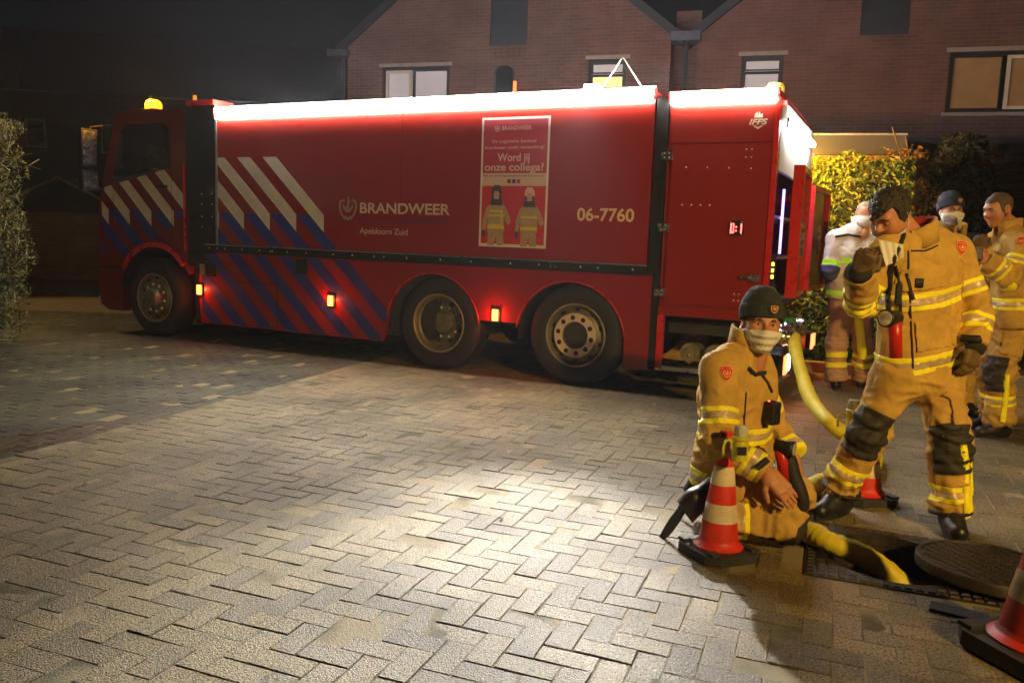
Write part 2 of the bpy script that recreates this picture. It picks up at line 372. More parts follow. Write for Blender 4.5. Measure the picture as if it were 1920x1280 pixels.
# ------------------------------------------------------------------ paving: herringbone concrete bricks, darker stretcher bond beyond the seam
PA = R(-21); ca, sa = math.cos(PA), math.sin(PA)
pavement = tag(thing('pavement', 'weathered brick paving of the yard', None), kind='structure'); del pavement['label']
C_ = .1025; BL, BW = .2015, .0990
SE0, SE1 = gnd(640, 690), gnd(0, 862); SD = (SE1 - SE0).normalized(); SN = V(-SD.y, SD.x, 0)
if SN.dot(V(-5, 7, 0) - SE0) < 0: SN = -SN
FRA = R(-21); FS = .365                           # half side of the manhole frame
def brick_geo(L, Wd, seed):
    rs = random.Random(seed); ch, dp = .0034, .0024; j = lambda s: rs.uniform(-s, s)
    x, y = L / 2, Wd / 2; cs = [(-x, -y), (x, -y), (x, y), (-x, y)]
    lo = [(a + j(.0008), b + j(.0008), -.03) for a, b in cs]; mid = [(a, b, -dp + j(.0012)) for a, b, _ in lo]
    top = [(a - math.copysign(ch + j(.002), a), b - math.copysign(ch + j(.002), b), j(.0009)) for a, b in cs]
    v = lo + mid + top; f = [(8, 9, 10, 11)]
    for i in range(4): k = (i + 1) % 4; f += [(i, k, 4 + k, 4 + i), (4 + i, 4 + k, 8 + k, 8 + i)]
    return v, f
GEO = [brick_geo(BL, BW, 100 + i) for i in range(6)]
spots = []
for i in range(-156, 156):
    for j in range(-156, 156):
        k = (i - j) % 4
        if k == 0: lx, ly, rot = (i + 1) * C_, (j + .5) * C_, 0
        elif k == 3: lx, ly, rot = (i + .5) * C_, (j + 1) * C_, R(90)
        else: continue
        x, y = lx * ca - ly * sa, lx * sa + ly * ca + 6
        if y < 1.9 or y > 11.4 or abs(x - .1) > .66 * y + .5: continue
        p = V(x, y, 0)
        if (p - SE0).dot(SN) > -.055: continue
        q = p - HC; u, w = q.x * math.cos(FRA) + q.y * math.sin(FRA), -q.x * math.sin(FRA) + q.y * math.cos(FRA)
        if abs(u) < FS + .055 and abs(w) < FS + .055: continue
        spots.append((x, y, rot + PA))
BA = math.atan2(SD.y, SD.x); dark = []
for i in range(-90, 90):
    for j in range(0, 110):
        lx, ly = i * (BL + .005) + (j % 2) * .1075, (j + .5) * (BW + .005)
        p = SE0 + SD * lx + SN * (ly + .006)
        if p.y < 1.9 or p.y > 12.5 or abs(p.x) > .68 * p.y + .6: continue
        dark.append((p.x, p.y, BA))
def tf(sp, big=1.0):
    x, y, rz = sp
    return Matrix.Translation((x + random.gauss(0, .0008), y + random.gauss(0, .0008), random.gauss(0, .0015))) @ Matrix.Rotation(rz + random.gauss(0, .006), 4, 'Z') @ Matrix.Rotation(random.gauss(0, .008), 4, 'X') @ Matrix.Rotation(random.gauss(0, .005), 4, 'Y')
spots.sort(key=lambda s: s[0] ** 2 + s[1] ** 2)
vis = [s for s in spots if 2.35 < s[1] and -.64 * s[1] < s[0] < .64 * s[1]]
single = vis[:300]; sset = set(single); rest = [s for s in spots if s not in sset]
bms = []
for v, f in GEO:
    me = bpy.data.meshes.new('paver'); me.from_pydata(v, [], f); me.update(); me.materials.append(m_pave_o); bms.append(me)
for i, s in enumerate(single):
    o = bpy.data.objects.new('paver', bms[i % 6]); COL.objects.link(o); o.parent = pavement; o.matrix_local = tf(s)
def joined(name, sps, material):
    A = [(np.array(v), np.array(f)) for v, f in GEO]; VS, FS_ = [], []; o = 0
    for i, s in enumerate(sps):
        M = np.array(tf(s)); v, f = A[(i * 7) % 6]; VS.append(v @ M[:3, :3].T + M[:3, 3]); FS_.append(f + o); o += len(v)
    return npmesh(name, np.concatenate(VS), np.concatenate(FS_), material, pavement, smooth=False)
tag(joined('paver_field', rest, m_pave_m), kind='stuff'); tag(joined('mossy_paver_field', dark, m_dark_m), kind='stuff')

# ------------------------------------------------------------------ manhole: cast frame, shaft, and the lid dragged aside
man = thing('manhole', 'open manhole with studded square cast iron frame in the paving', 'manhole', HC, FRA)
bm = bmesh.new(); n = 48; inn = []; out = []
for k in range(n):
    a = 2 * math.pi * k / n; c, s = math.cos(a), math.sin(a); q = FS / max(abs(c), abs(s))
    inn.append((HR * c, HR * s)); out.append((q * c, q * s))
ring = lambda pts, z: [bm.verts.new((x, y, z)) for x, y in pts]
O0, O1 = ring(out, -.03), ring(out, .004); I1, I0, I2, I3 = ring([(x * 1.03, y * 1.03) for x, y in inn], .004), ring([(x * 1.03, y * 1.03) for x, y in inn], -.045), ring([(x * .94, y * .94) for x, y in inn], -.045), ring([(x * .94, y * .94) for x, y in inn], -.16)
for k in range(n):
    k2 = (k + 1) % n
    for a, b in ((O0, O1), (O1, I1), (I1, I0), (I0, I2), (I2, I3)): bm.faces.new((a[k], a[k2], b[k2], b[k]))
bmobj('frame', bm, m_iron, man)
vs, fs = [], []; st = .046
sg = []
for i in range(-9, 10):
    for j in range(-9, 10):
        x, y = (i) * st * .92, (j) * st * .92
        if math.hypot(x, y) < HR + .045 or max(abs(x), abs(y)) > FS - .02: continue
        sg.append((x, y))
tri = [(-.016, -.016, 0), (.016, -.016, 0), (.016, .016, 0), (-.016, .016, 0), (-.012, -.012, .007), (.012, -.012, .007), (.012, .012, .007), (-.012, .012, .007)]
sm = bpy.data.meshes.new('stud'); sm.from_pydata(tri, [], [(4, 5, 6, 7), (0, 1, 5, 4), (1, 2, 6, 5), (2, 3, 7, 6), (3, 0, 4, 7)]); sm.materials.append(m_iron)
for x, y in sg:
    o = bpy.data.objects.new('stud', sm); COL.objects.link(o); o.parent = man; o.location = (x, y, .004)
lathe('shaft', [(HR * .95, -.16), (HR * 1.0, -.5), (HR * 1.15, -1.2), (.001, -1.21)], m_soil, man, 40)
# lid
LC = gnd(1856, 1084); LR = .295
lid = thing('manhole_cover', 'round iron manhole cover with raised tread lying beside the open hole', 'manhole cover', V(LC.x, LC.y, .012), R(14)); lid.rotation_euler = (R(-1.0), R(2.2), R(16))
lathe('disc', [(.001, .0), (LR * .93, .0), (LR, .012), (LR, .05), (LR - .006, .058), (LR - .022, .058), (LR - .024, .050), (.001, .050)], m_iron, lid, 64)
pm = bpy.data.meshes.new('tread_bar')
bmx = bmesh.new(); vv = bm_box(bmx, -.021, .021, -.008, .008, .049, .058)
for v in bmx.verts:
    if v.co.z > .055: v.co.x *= .86; v.co.y *= .7
bmx.to_mesh(pm); bmx.free(); pm.materials.append(m_iron)
for i in range(-7, 8):
    for j in range(-14, 15):
        x, y = i * .049 , j * .0205
        if math.hypot(abs(x) + .018, y) < LR - .028:
            o = bpy.data.objects.new('tread_bar', pm); COL.objects.link(o); o.parent = lid; o.location = (x, y, 0)
# dark loose brick by the frame and litter
q = gnd(1798, 1150)
bl = mesh('loose_brick', *brick_geo(.20, .09, 5), mat('sooty_brick', (.03, .03, .028), .8, var=.4, vscale=30, bump=.004, bscale=90)); bl.location = (q.x, q.y, .012); bl.rotation_euler = (0, 0, R(-32))
tag(bl, 'blackened loose brick lying beside the manhole frame', 'brick')
# ------------------------------------------------------------------ fire truck (local frame: x to the nose, y to the near side, z up; rear wheel at x = 0)
m_red = mat('fire_red_paint', (.25, .011, .005), .36, var=0, coat=.35)
m_red2 = mat('fire_red_edge', (.52, .016, .010), .3, var=.06, coat=.3)
m_dkred = mat('cab_red_paint', (.16, .008, .008), .30, var=0, coat=.4)
m_blk = mat('black_trim', (.010, .010, .011), .5, var=.25, vscale=9, bump=.0006, bscale=150)
m_alu = mat('aluminium', (.55, .55, .54), .35, .9, var=.15, vscale=15)
m_alub = mat('brushed_white_panel', (.62, .58, .48), .5, .1, var=.08)
m_white = mat('white_reflective_film', (.62, .52, .42), .55, var=.10, vscale=5)
m_blue = mat('blue_reflective_film', (.028, .036, .24), .5, var=.12, vscale=5)
m_navy = mat('navy_lettering', (.05, .03, .09), .5, var=.1)
m_gold = mat('number_film', (.72, .50, .28), .5, var=.08)
m_letter = mat('letter_film', (.62, .46, .36), .5, var=.08)
m_led = mat('led_light', (1, 1, 1), .5, var=0, emit=175, ecol=(1.0, .95, .84))
m_led2 = mat('led_light_rear', (1, 1, 1), .5, var=0, emit=180, ecol=(1.0, .95, .86))
m_mark = mat('marker_lamp_lens', (1, .4, .05), .3, var=0, emit=7, ecol=(1.0, .30, .04))
m_tail = mat('tail_lamp_lens', (1, .1, .02), .3, var=0, emit=8, ecol=(1.0, .10, .03))
m_tailw = mat('work_lamp_lens', (1, .8, .6), .3, var=0, emit=34, ecol=(1.0, .72, .5))
m_redl = mat('small_red_lamp', (1, .05, .03), .3, var=0, emit=14, ecol=(1.0, .05, .04))
m_amber = mat('amber_beacon_lens', (1, .5, .05), .25, var=0, emit=4.5, ecol=(1.0, .22, .010))
m_amberoff = mat('amber_plastic', (.7, .22, .02), .3, var=.05, emit=.7, ecol=(1, .3, .02))
m_tyre = mat('tyre_rubber', (.020, .019, .017), .75, var=.35, vscale=14, bump=.002, bscale=60)
m_rim = mat('painted_steel_rim', (.17, .15, .09), .5, .35, var=.35, vscale=12)
m_rimlip = mat('rim_lip', (.42, .36, .22), .4, .5, var=.25, vscale=10)
m_ring = mat('wheel_nut_ring', (.78, .60, .50), .42, .25, var=.12)
m_glass = mat('cab_window_glass', (.012, .013, .014), .06, var=0, spec=.8)
m_steel = mat('stainless_steel', (.5, .49, .46), .25, .95, var=.06, vscale=20)
m_dkgrey = mat('underbody_grey', (.03, .028, .025), .7, var=.4, vscale=7)
m_pump = mat('pump_fitting', (.28, .25, .15), .45, .5, var=.35, vscale=20)
m_blueglow = mat('locker_blue_led', (.2, .2, 1), .4, var=0, emit=5, ecol=(.28, .22, 1.0))
m_yled = mat('yellow_indicator', (1, .9, .1), .4, var=0, emit=6, ecol=(1, .85, .05))

T0 = gnd(1080, 724); TF = (gnd(300, 632) - T0); TYAW = math.atan2(TF.y, TF.x)
truck = thing('fire_truck', 'long red fire truck with lit light strip, diagonal stripes and open rear doors', 'fire truck', V(T0.x, T0.y, 0), TYAW)
XB0, XB1, ZR0, ZR1, ZT = -.615, 4.52, 1.075, 1.168, 2.66
def tbox(name, x0, x1, y0, y1, z0, z1, m, par=truck, bev=.0): return box(name, x0, x1, y0, y1, z0, z1, m, par, bev)
# box body
body = tbox('body_shell', -.6, 4.5, -2.46, -.05, 1.0, 2.68, m_red, bev=.02)
tbox('side_panel', 2.0 - .002, XB1, -.05, 0, ZR1 + .002, 2.60, m_red, bev=.004); tbox('side_panel', XB0, 2.0 - .006, -.05, 0, ZR1 + .002, 2.60, m_red, bev=.004)
tbox('gutter', XB0, XB1 + .02, -.06, .025, 2.606, 2.70, m_red2, bev=.008)
tbox('panel_edge', 4.505, 4.53, -.04, .012, ZR1, 2.62, m_alu, bev=.003)
rail = tbox('bottom_rail', -.63, 4.69, -.05, .022, ZR0, ZR1, m_blk, bev=.006)
tbox('rail_lip', -.63, 4.69, .0225, .03, ZR1 - .012, ZR1 - .002, m_alu, rail)
bolt = bpy.data.meshes.new('bolt'); bmx = bmesh.new(); bmesh.ops.create_icosphere(bmx, subdivisions=2, radius=.0095); bmx.to_mesh(bolt); bmx.free(); bolt.materials.append(mat('bolt_glint_white', (.85, .83, .78), .25, .3, var=0)); bolt.shade_smooth()  # white glint of the bolts is put into their colour
def put_bolt(par, x, y, z, s=1.0, name='bolt'):
    o = bpy.data.objects.new(name, bolt); COL.objects.link(o); o.parent = par; o.location = (x, y, z); o.scale = (s, .7 * s, s); return o
for x in (4.62, 4.50, 4.38, 4.12, 3.86, 3.70, 3.67, 3.46, 3.2, 2.83, 2.58, 2.30, 2.18, 1.9, 1.5, 1.15, .72, .42, .0, -.17, -.5): put_bolt(rail, x, .024, 1.12)
tbox('latch', .24, .30, .022, .05, 1.10, 1.155, m_steel, rail, .006)
for i, (x0, x1) in enumerate(((-.60, 2.0), (2.012, 4.50))):
    prism('light_strip', [(.030, 2.578), (.044, 2.694), (.040, 2.6945), (.026, 2.579)], x0, x1, m_led, truck, plane='yz')
m_ledup = mat('added_uplight_glow', (1, 1, 1), .5, var=0, emit=900, ecol=(.95, .88, .92))
tbox('added_uplight', -.60, 4.50, -.05, -.02, 2.7005, 2.714, m_ledup); tbox('added_uplight', -1.62, -.76, -.12, -.09, 2.641, 2.654, m_ledup)  # upward emitters added to make a glow above the roof and brighten the houses
# lower skirt with two wheel arches
def arc(cx, cz, r, a0, a1, n=18): return [(cx + r * math.cos(R(a0 + (a1 - a0) * i / n)), cz + r * math.sin(R(a0 + (a1 - a0) * i / n))) for i in range(n + 1)]
A1, A2, AR = (1.60, .43), (.10, .43), .545
sk = [(4.79, ZR0), (4.83, .62), (4.80, .236)] + [(2.20, .236)] + arc(A1[0], A1[1], AR, 0 + 12, 168)[:0]
sk += [(A1[0] + .58, .30)] + arc(*A1, AR, 5, 168) + [(1.055, .545), (.685, .545)] + arc(*A2, AR, 12, 183) + [(A2[0] - AR - .005, .225), (-.675, .225), (-.675, ZR0)]
skirt = prism('skirt_panel', sk, -.06, -.005, m_red, truck, bevel=.006)
for (cx, cz) in (A1, A2):
    lip = []
    for p in arc(cx, cz, AR + .004, 8, 172, 24): lip.append((p[0], -.004, p[1]))
    tube('arch_lip', lip, .008, m_red2, skirt, 6)
    v, f = [], []
    for i, p in enumerate(arc(cx, cz, AR + .01, -5, 185, 20)): v += [(p[0], -.06, p[1]), (p[0], -.55, p[1])]
    for i in range(20): f.append((2*i, 2*i+1, 2*i+3, 2*i+2))
    mesh('arch_liner', v, f, m_dkgrey, truck, True)
# dark front pillar between cab and box
pil = tbox('front_pillar', 4.545, 5.0, -2.4, -.005, .9, 2.74, m_blk, bev=.02)
for z in (1.78, 1.30): lathe('round_port', [(.001, .001), (.05, .001), (.06, .008), (.075, .010), (.08, .0)], m_blk, pil, 24, 'y', (4.63, -.004, z))
for z in (1.74, 1.62, 1.48, 1.36):
    for x in (4.60, 4.76): put_bolt(pil, x, -.002, z, .9)
tbox('pillar_roof_trim', 4.55, 4.98, -.3, .01, 2.742, 2.80, m_red2, bev=.012); put_bolt(pil, 4.86, .0, 2.83, 1.2).data = bolt
o = tbox('roof_marker', 4.845, 4.875, -.03, .0, 2.80, 2.86, m_amberoff, bev=.006)
# fuel bay behind the front wheel
tbox('mudguard_flap', 4.84, 4.90, -.45, -.02, .22, 1.0, m_blk, bev=.02)
tbox('fuel_cover', 4.72, 4.80, -.005, .006, .80, .93, m_alu, bev=.004); tbox('hatch', 4.56, 4.70, -.005, .004, .79, .94, m_blk, bev=.02)
tbox('square_hatch', 3.20, 3.36, -.005, .008, .88, 1.05, m_blk, bev=.02)
tbox('locker_seam', 3.62, 4.22, -.006, -.002, .742, .75, m_blk); tbox('locker_seam', 3.62, 3.628, -.006, -.002, .26, .742, m_blk)
# side markers
for x, z in ((4.80, .625), (2.87, .62), (.87, .61)):
    mk = tbox('side_marker', x - .05, x + .05, -.005, .010, z - .075, z + .075, m_blk, bev=.008)
    tbox('lens', x - .03, x + .03, .0102, .024, z - .055, z + .055, m_mark, mk, .01)
    ml = bpy.data.lights.new('marker_glow', 'POINT'); ml.energy = 4.5; ml.color = (1, .07, .015); ml.shadow_soft_size = .02; mo_ = bpy.data.objects.new('marker_glow', ml); COL.objects.link(mo_); mo_.parent = mk; mo_.location = (x, .055, z)
# made-up spot on the gutter, added to brighten a pool of the yard
wl = tbox('added_pool_light', -.10, .04, .0, .05, 2.702, 2.75, m_blk, bev=.01); tbox('added_pool_light_glass', -.09, .03, .0505, .054, 2.706, 2.745, m_led2, wl)
wld = bpy.data.lights.new('added_pool_light_beam', 'SPOT'); wld.energy = 2600; wld.color = (1.0, .98, .95); wld.spot_size = R(35); wld.spot_blend = 1.0; wld.shadow_soft_size = .06
wlo = bpy.data.objects.new('added_pool_light_beam', wld); COL.objects.link(wlo); wlo.parent = wl; wlo.location = (-.03, .13, 2.72)
_wt = (Matrix.Translation(V(T0.x, T0.y, 0)) @ Matrix.Rotation(TYAW, 4, 'Z')).inverted() @ V(-.15, 2.85, 0); wlo.rotation_euler = (_wt - wlo.location).to_track_quat('-Z', 'Y').to_euler()
# dark gap column, rear module
tbox('gap_column', -.735, -.632, -.3, -.012, .26, 2.62, m_blk, bev=.006)
rear = tbox('rear_module', -1.66, -.745, -.10, -.03, .80, 2.585, m_red, bev=.006)
tbox('rear_roof', -1.66, -.62, -2.46, -.06, 2.585, 2.64, m_red, bev=.015); tbox('rear_far_wall', -1.66, -.6, -2.46, -2.40, .8, 2.585, m_red, bev=.006)
tbox('rear_bulkhead', -.85, -.80, -2.40, -.11, .8, 2.585, m_dkgrey)
tbox('locker_floor', -1.64, -.85, -2.40, -.11, .80, .86, m_dkgrey)
door = tbox('side_door', -1.625, -.79, -.030, -.006, .835, 2.205, m_red, bev=.008)
tbox('top_panel', -1.635, -.76, -.03, -.012, 2.225, 2.575, m_red, bev=.006)
for z in (2.12, 1.50, .93):
    h = tbox('hinge', -.80, -.70, -.008, .012, z - .035, z + .035, m_steel, door, .006)
    for x in (-.73, -.77):
        for dz in (-.018, .018): put_bolt(h, x, .013, z + dz, .6)
for i in range(4): put_bolt(door, -.92 - i * .183, -.004, 2.02 - .004 * i, .75); put_bolt(door, -.905 - i * .08, -.004, 1.70, .7)
for x in (-1.42, -1.465):
    for z in (2.165, 2.10): put_bolt(door, x, -.004, z, .75)
for x in (-1.40, -1.44):
    for z in (.955, .90): put_bolt(door, x, -.004, z, .6)
hd = tbox('door_handle', -1.60, -1.53, -.006, .02, 1.07, 1.13, m_steel, door, .008); tbox('lever', -1.53, -1.44, .012, .026, 1.09, 1.115, m_steel, hd, .006)
ds = tbox('display', -1.445, -1.32, -.006, .010, 1.45, 1.575, m_blk, door, .006)
for x0, x1, z0, z1 in ((-1.345, -1.335, 1.47, 1.55), (-1.365, -1.357, 1.47, 1.55), (-1.357, -1.345, 1.47, 1.478), (-1.357, -1.345, 1.542, 1.55), (-1.388, -1.378, 1.485, 1.497), (-1.388, -1.378, 1.515, 1.527), (-1.43, -1.42, 1.47, 1.55)):
    tbox('digit_segment', x0, x1, .0104, .012, z0, z1, m_redl, ds)
for x in (-1.335, -1.43):
    for z in (1.46, 1.565): put_bolt(ds, x, .010, z, .5)
prism('rear_light_strip', [(.022, 2.545), (.036, 2.648), (.032, 2.6485), (.018, 2.546)], -1.635, -.76, m_led2, truck, plane='yz'); tbox('rear_gutter', -1.66, -.74, -.04, .017, 2.585, 2.655, m_red2, bev=.008)
tbox('rear_corner_post', -1.672, -1.632, -.10, -.004, .78, 2.58, m_red2, bev=.01)
tbox('lower_beam', -1.66, -.74, -.08, -.02, .728, .80, m_red, bev=.008)
tbox('stand_leg', -.80, -.742, -.06, -.01, .25, .728, m_red2, bev=.008)
tbox('low_step', -1.60, -.74, -.16, -.02, .235, .275, m_alu, bev=.006)
tbox('back_panel', -1.50, -.86, -.95, -.90, .25, .70, mat('ivory_panel', (.55, .50, .33), .6, var=.1))
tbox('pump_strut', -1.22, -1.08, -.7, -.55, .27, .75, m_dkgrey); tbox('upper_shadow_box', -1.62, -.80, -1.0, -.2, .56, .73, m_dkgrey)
for x in (-1.02, -1.24):
    pc = lathe('pump_outlet', [(.001, .0), (.05, .0), (.055, .012), (.085, .014), (.09, .0), (.092, -.05), (.06, -.06), (.06, -.30)], m_pump, truck, 28, 'y', (x, -.14, .40))
    put_bolt(pc, x, -.12, .38, 1.0); tbox('lug', x - .012, x + .012, -.15, -.13, .30, .34, m_pump, pc)
# rear face: white upper panel, light, doors ajar
tbox('rear_head_panel', -1.675, -1.645, -2.38, -.11, 2.0, 2.575, m_alub, bev=.004)
m_led3 = mat('led_light_tail', (1, 1, 1), .5, var=0, emit=135, ecol=(.93, .97, 1.0))
rl = tbox('rear_head_light', -1.735, -1.69, -2.05, -.45, 2.40, 2.445, m_led3, bev=.008); tbox('bracket', -1.69, -1.676, -2.10, -.40, 2.39, 2.47, m_blk, rl)
for y, z in ((-.12, 2.55), (-2.36, 2.36)): lathe('red_position_lamp', [(.001, .02), (.016, .016), (.018, 0)], m_redl, truck, 12, 'x', (-1.70, y, z))
def leaf(x0, y0, x1, y1, z0, z1, th=.09):
    d = V(x1 - x0, y1 - y0, 0); L = d.length; a = math.atan2(d.y, d.x)
    e = bpy.data.objects.new('rear_door', bpy.data.meshes.new('rear_door')); COL.objects.link(e); e.parent = truck; e.location = (x0, y0, 0); e.rotation_euler = (0, 0, a)
    bm = bmesh.new(); bm_box(bm, .03, L - .03, -.012, .012, z0 + .03, z1 - .03); bm.to_mesh(e.data); bm.free(); e.data.materials.append(m_dkred)
    for nm, b in (('stile', (0, .04, -th/2, th/2, z0, z1)), ('stile', (L - .04, L, -th/2, th/2, z0, z1)), ('door_rail', (.04, L - .04, -th/2, th/2, z0, z0 + .05)), ('door_rail', (.04, L - .04, -th/2, th/2, z1 - .05, z1))): box(nm, *b, m_red2, e, .008)
    box('pull_bar', L * .45, L * .5, -.05, -.02, z0 + .35, z0 + .65, m_steel, e, .006)
    return e
TI = (Matrix.Translation(V(T0.x, T0.y, 0)) @ Matrix.Rotation(TYAW, 4, 'Z')).inverted()
for a, b, z1 in ((at(1490, 440, 6.98), at(1505, 440, 7.75), 2.05), (at(1513, 455, 8.25), at(1543, 455, 9.0), 1.98)):
    a, b = TI @ a, TI @ b; leaf(a.x, a.y, b.x, b.y, .94, z1)
# locker contents: shelves, hose couplings, blue led, gauges
for z in (1.25, 1.62): tbox('shelf', -1.60, -.86, -2.38, -.15, z, z + .03, m_alu)
tbox('blue_led', -1.62, -1.60, -.32, -.29, 1.35, 1.95, m_blueglow); tbox('blue_led', -1.62, -1.60, -1.0, -.97, 1.3, 1.9, m_blueglow)
for z in (1.20, 1.145, 1.09): tbox('indicator', -1.655, -1.64, -.40, -.36, z, z + .03, m_yled)
tbox('control_panel', -1.63, -1.60, -.7, -.2, .95, 1.3, m_blk, bev=.004)
for y, z, r in ((-.5, .62, .09), (-.85, .58, .10), (-1.3, .60, .09)): lathe('coupling', [(.001, -.32), (r * .7, -.32), (r, -.29), (r, -.22), (r * .75, -.2), (r * .75, 0)], m_steel, truck, 24, 'x', (-1.55, y, z))
tbox('green_valve', -1.85, -1.75, -.62, -.54, .60, .74, mat('valve_green', (.05, .30, .10), .4), bev=.01)
# rear bumper and tail lamps
bp = tbox('rear_bumper', -1.80, -1.66, -2.42, -.06, .30, .46, m_blk, bev=.02)
for y in (-.165, -2.2):
    tl = tbox('tail_lamp', -1.845, -1.80, y - .16, y + .16, .30, .46, m_blk, truck, .01)
    tbox('lens', -1.862, -1.845, y + .02, y + .155, .30, .455, m_tail, tl, .01); tbox('lens', -1.862, -1.845, y - .15, y + .0, .315, .445, m_tailw if y > -1 else m_tail, tl, .01)
OUT = TI @ at(1470, 632, 6.85); lathe('suction_outlet', [(.001, -.02), (.062, -.02), (.075, .0), (.075, .08), (.06, .10), (.06, .30)], m_steel, truck, 24, 'x', tuple(OUT))
for y in (-.2, -2.15):
    tgl = bpy.data.lights.new('tail_glow', 'POINT'); tgl.energy = 2.2 if y > -1 else 1; tgl.color = (1, .10, .03); tgl.shadow_soft_size = .04; tgo = bpy.data.objects.new('tail_glow', tgl); COL.objects.link(tgo); tgo.parent = truck; tgo.location = (-1.93, y, .38)
# underbody
tbox('chassis', -1.5, 5.9, -1.75, -.75, .52, .98, m_dkgrey, bev=.02)
for x, w in ((3.2, 1.6), (-.05, .0)):
    if w: tbox('side_locker_back', x - w, x + w, -.6, -.08, .30, 1.0, m_dkgrey)
for x in (0, 1.47, 5.55): lathe('axle', [(.07, -2.2), (.09, -1.3), (.09, -1.1), (.07, -.3)], m_dkgrey, truck, 16, 'y', (x + .04, 0, .475))
# wheels
def wheel(cx, kind, near=True):
    w = bpy.data.objects.new('wheel', None); COL.objects.link(w); w.parent = truck; w.location = (cx, -.005 if near else -2.44, .478)
    s = 1 if near else -1; Wd = .31
    pr = [(.295, -.02), (.31, -.004), (.36, .004), (.41, .0), (.45, -.018), (.470, -.045), (.475, -.08)]
    full = pr + [(.475, -Wd + .08), (.470, -Wd + .045), (.45, -Wd + .018), (.41, -Wd), (.31, -Wd), (.295, -Wd + .02)]
    ty = lathe('tyre', [(r, h * s) for r, h in full], m_tyre, w, 56, 'y', closed=True)
    for q in (-.11, -.155, -.2): tube('tread_groove', [(.4765 * math.cos(2*math.pi*i/40), q * s, .4765 * math.sin(2*math.pi*i/40)) for i in range(41)], .004, m_black, ty, 5)
    if not near: return w
    if kind == 'dish':
        rim = [(.30, -.016), (.293, -.008), (.285, -.012), (.272, -.03), (.268, -.06), (.25, -.075), (.245, -.13), (.215, -.15), (.15, -.155), (.12, -.15), (.115, -.10), (.10, -.085), (.001, -.08)]
        lathe('rim', rim, m_rim, w, 48, 'y'); lathe('rim_lip', [(.302, -.013), (.297, -.003), (.289, -.003), (.283, -.012)], m_rimlip, w, 48, 'y')
        for i in range(8):
            a = R(22 + 45 * i); lathe('vent_hole', [(.001, .0), (.026, .0), (.03, -.004)], m_black, w, 14, 'y', (.205 * math.cos(a), -.146, .205 * math.sin(a)))
        for i in range(10):
            a = R(36 * i); put_bolt(w, .155 * math.cos(a), -.148, .155 * math.sin(a), 1.6, 'wheel_nut')
    else:
        rim = [(.30, -.016), (.293, -.008), (.285, -.012), (.272, -.035), (.255, -.06), (.235, -.055), (.21, -.035)]
        if kind == 'front': rim += [(.20, -.02), (.125, -.015), (.12, .0), (.11, .05), (.095, .065), (.001, .07)]
        else: rim += [(.215, -.02), (.12, -.018), (.118, -.04), (.05, -.045), (.001, -.03)]
        lathe('rim', rim, m_rim, w, 48, 'y'); lathe('rim_lip', [(.302, -.013), (.297, -.003), (.289, -.003), (.283, -.012)], m_rimlip, w, 48, 'y')
        for i in range(10):
            a = R(18 + 36 * i); lathe('vent_hole', [(.001, .0), (.022, .0), (.024, -.004)], m_black, w, 12, 'y', (.240 * math.cos(a), -.052, .240 * math.sin(a)))
        if kind == 'rear':
            bm = bmesh.new(); n = 60; lathe('nut_ring', [(.128, -.012), (.132, .004), (.205, .004), (.212, -.016)], m_ring, w, 60, 'y')
            for i in range(10):
                a = R(10 + 36 * i); lathe('nut_recess', [(.001, .0062), (.021, .0062), (.023, .004)], m_black, w, 14, 'y', (.168 * math.cos(a), 0, .168 * math.sin(a)))
        else:
            for i in range(10): a = R(10 + 36 * i); put_bolt(w, .165 * math.cos(a), -.014, .165 * math.sin(a), 1.9, 'wheel_nut')
        if kind != 'front': lathe('hub_cap', [(.001, -.022), (.09, -.024), (.112, -.03), (.116, -.04)], m_dkgrey, w, 30, 'y')
    return w
wheel(.04, 'rear'); wheel(1.53, 'dish'); wheel(5.58, 'front')
for x in (.04, 1.53, 5.58): wheel(x, 'x', False)
# cab
AC = (5.56, .50)
prof = [(5.02, .95)] + [(5.02, 1.12)] + [(5.02, 2.62), (5.10, 2.72), (6.02, 2.74), (6.22, 2.66), (6.46, 1.92), (6.56, 1.60), (6.58, .9), (6.60, .50), (6.56, .34), (6.42, .275), (6.16, .275), (6.16, .52)] + arc(AC[0], AC[1], .615, 0, 152, 20)[1:]
cab = prism('cab', prof, -2.40, -.03, m_dkred, truck, bevel=.035)
ac = arc(AC[0], AC[1], .60, 8, 150, 20); v, f = [], []
for p in ac: v += [(p[0], -.02, p[1]), (p[0], -.6, p[1])]
for i in range(20): f.append((2*i, 2*i+1, 2*i+3, 2*i+2))
mesh('front_arch_liner', v, f, m_dkgrey, truck, True)
fe = [(p[0], p[1]) for p in arc(AC[0], AC[1], .655, 30, 140, 18)] + [(p[0], p[1]) for p in arc(AC[0], AC[1], .60, 140, 30, 18)]
prism('fender', fe, -.03, .008, m_red2, truck, .006)
wpts = [(5.32, 2.06), (6.20, 1.90), (6.27, 1.96), (6.10, 2.50), (5.99, 2.56), (5.40, 2.56), (5.32, 2.50)]
win = prism('side_window', wpts, -.031, -.018, m_glass, truck, .004)
prism('window_seal', [(5.29, 2.045), (6.21, 1.875), (6.29, 1.92), (6.21, 1.905), (5.31, 2.07), (5.31, 2.5), (5.29, 2.5)], -.03, -.012, m_blk, truck)
mesh('windscreen', [(6.49, -2.3, 1.93), (6.49, -.13, 1.93), (6.26, -.16, 2.64), (6.26, -2.27, 2.64)], [(0, 1, 2, 3)], m_glass, truck)
tbox('door_seam', 5.27, 5.276, -.032, -.0275, .98, 2.60, m_blk); tbox('door_seam', 6.28, 6.286, -.032, -.0275, .92, 1.88, m_blk)
tbox('cab_rear_trim', 5.03, 5.06, -.03, -.004, 1.06, 2.1, m_red2, bev=.006)
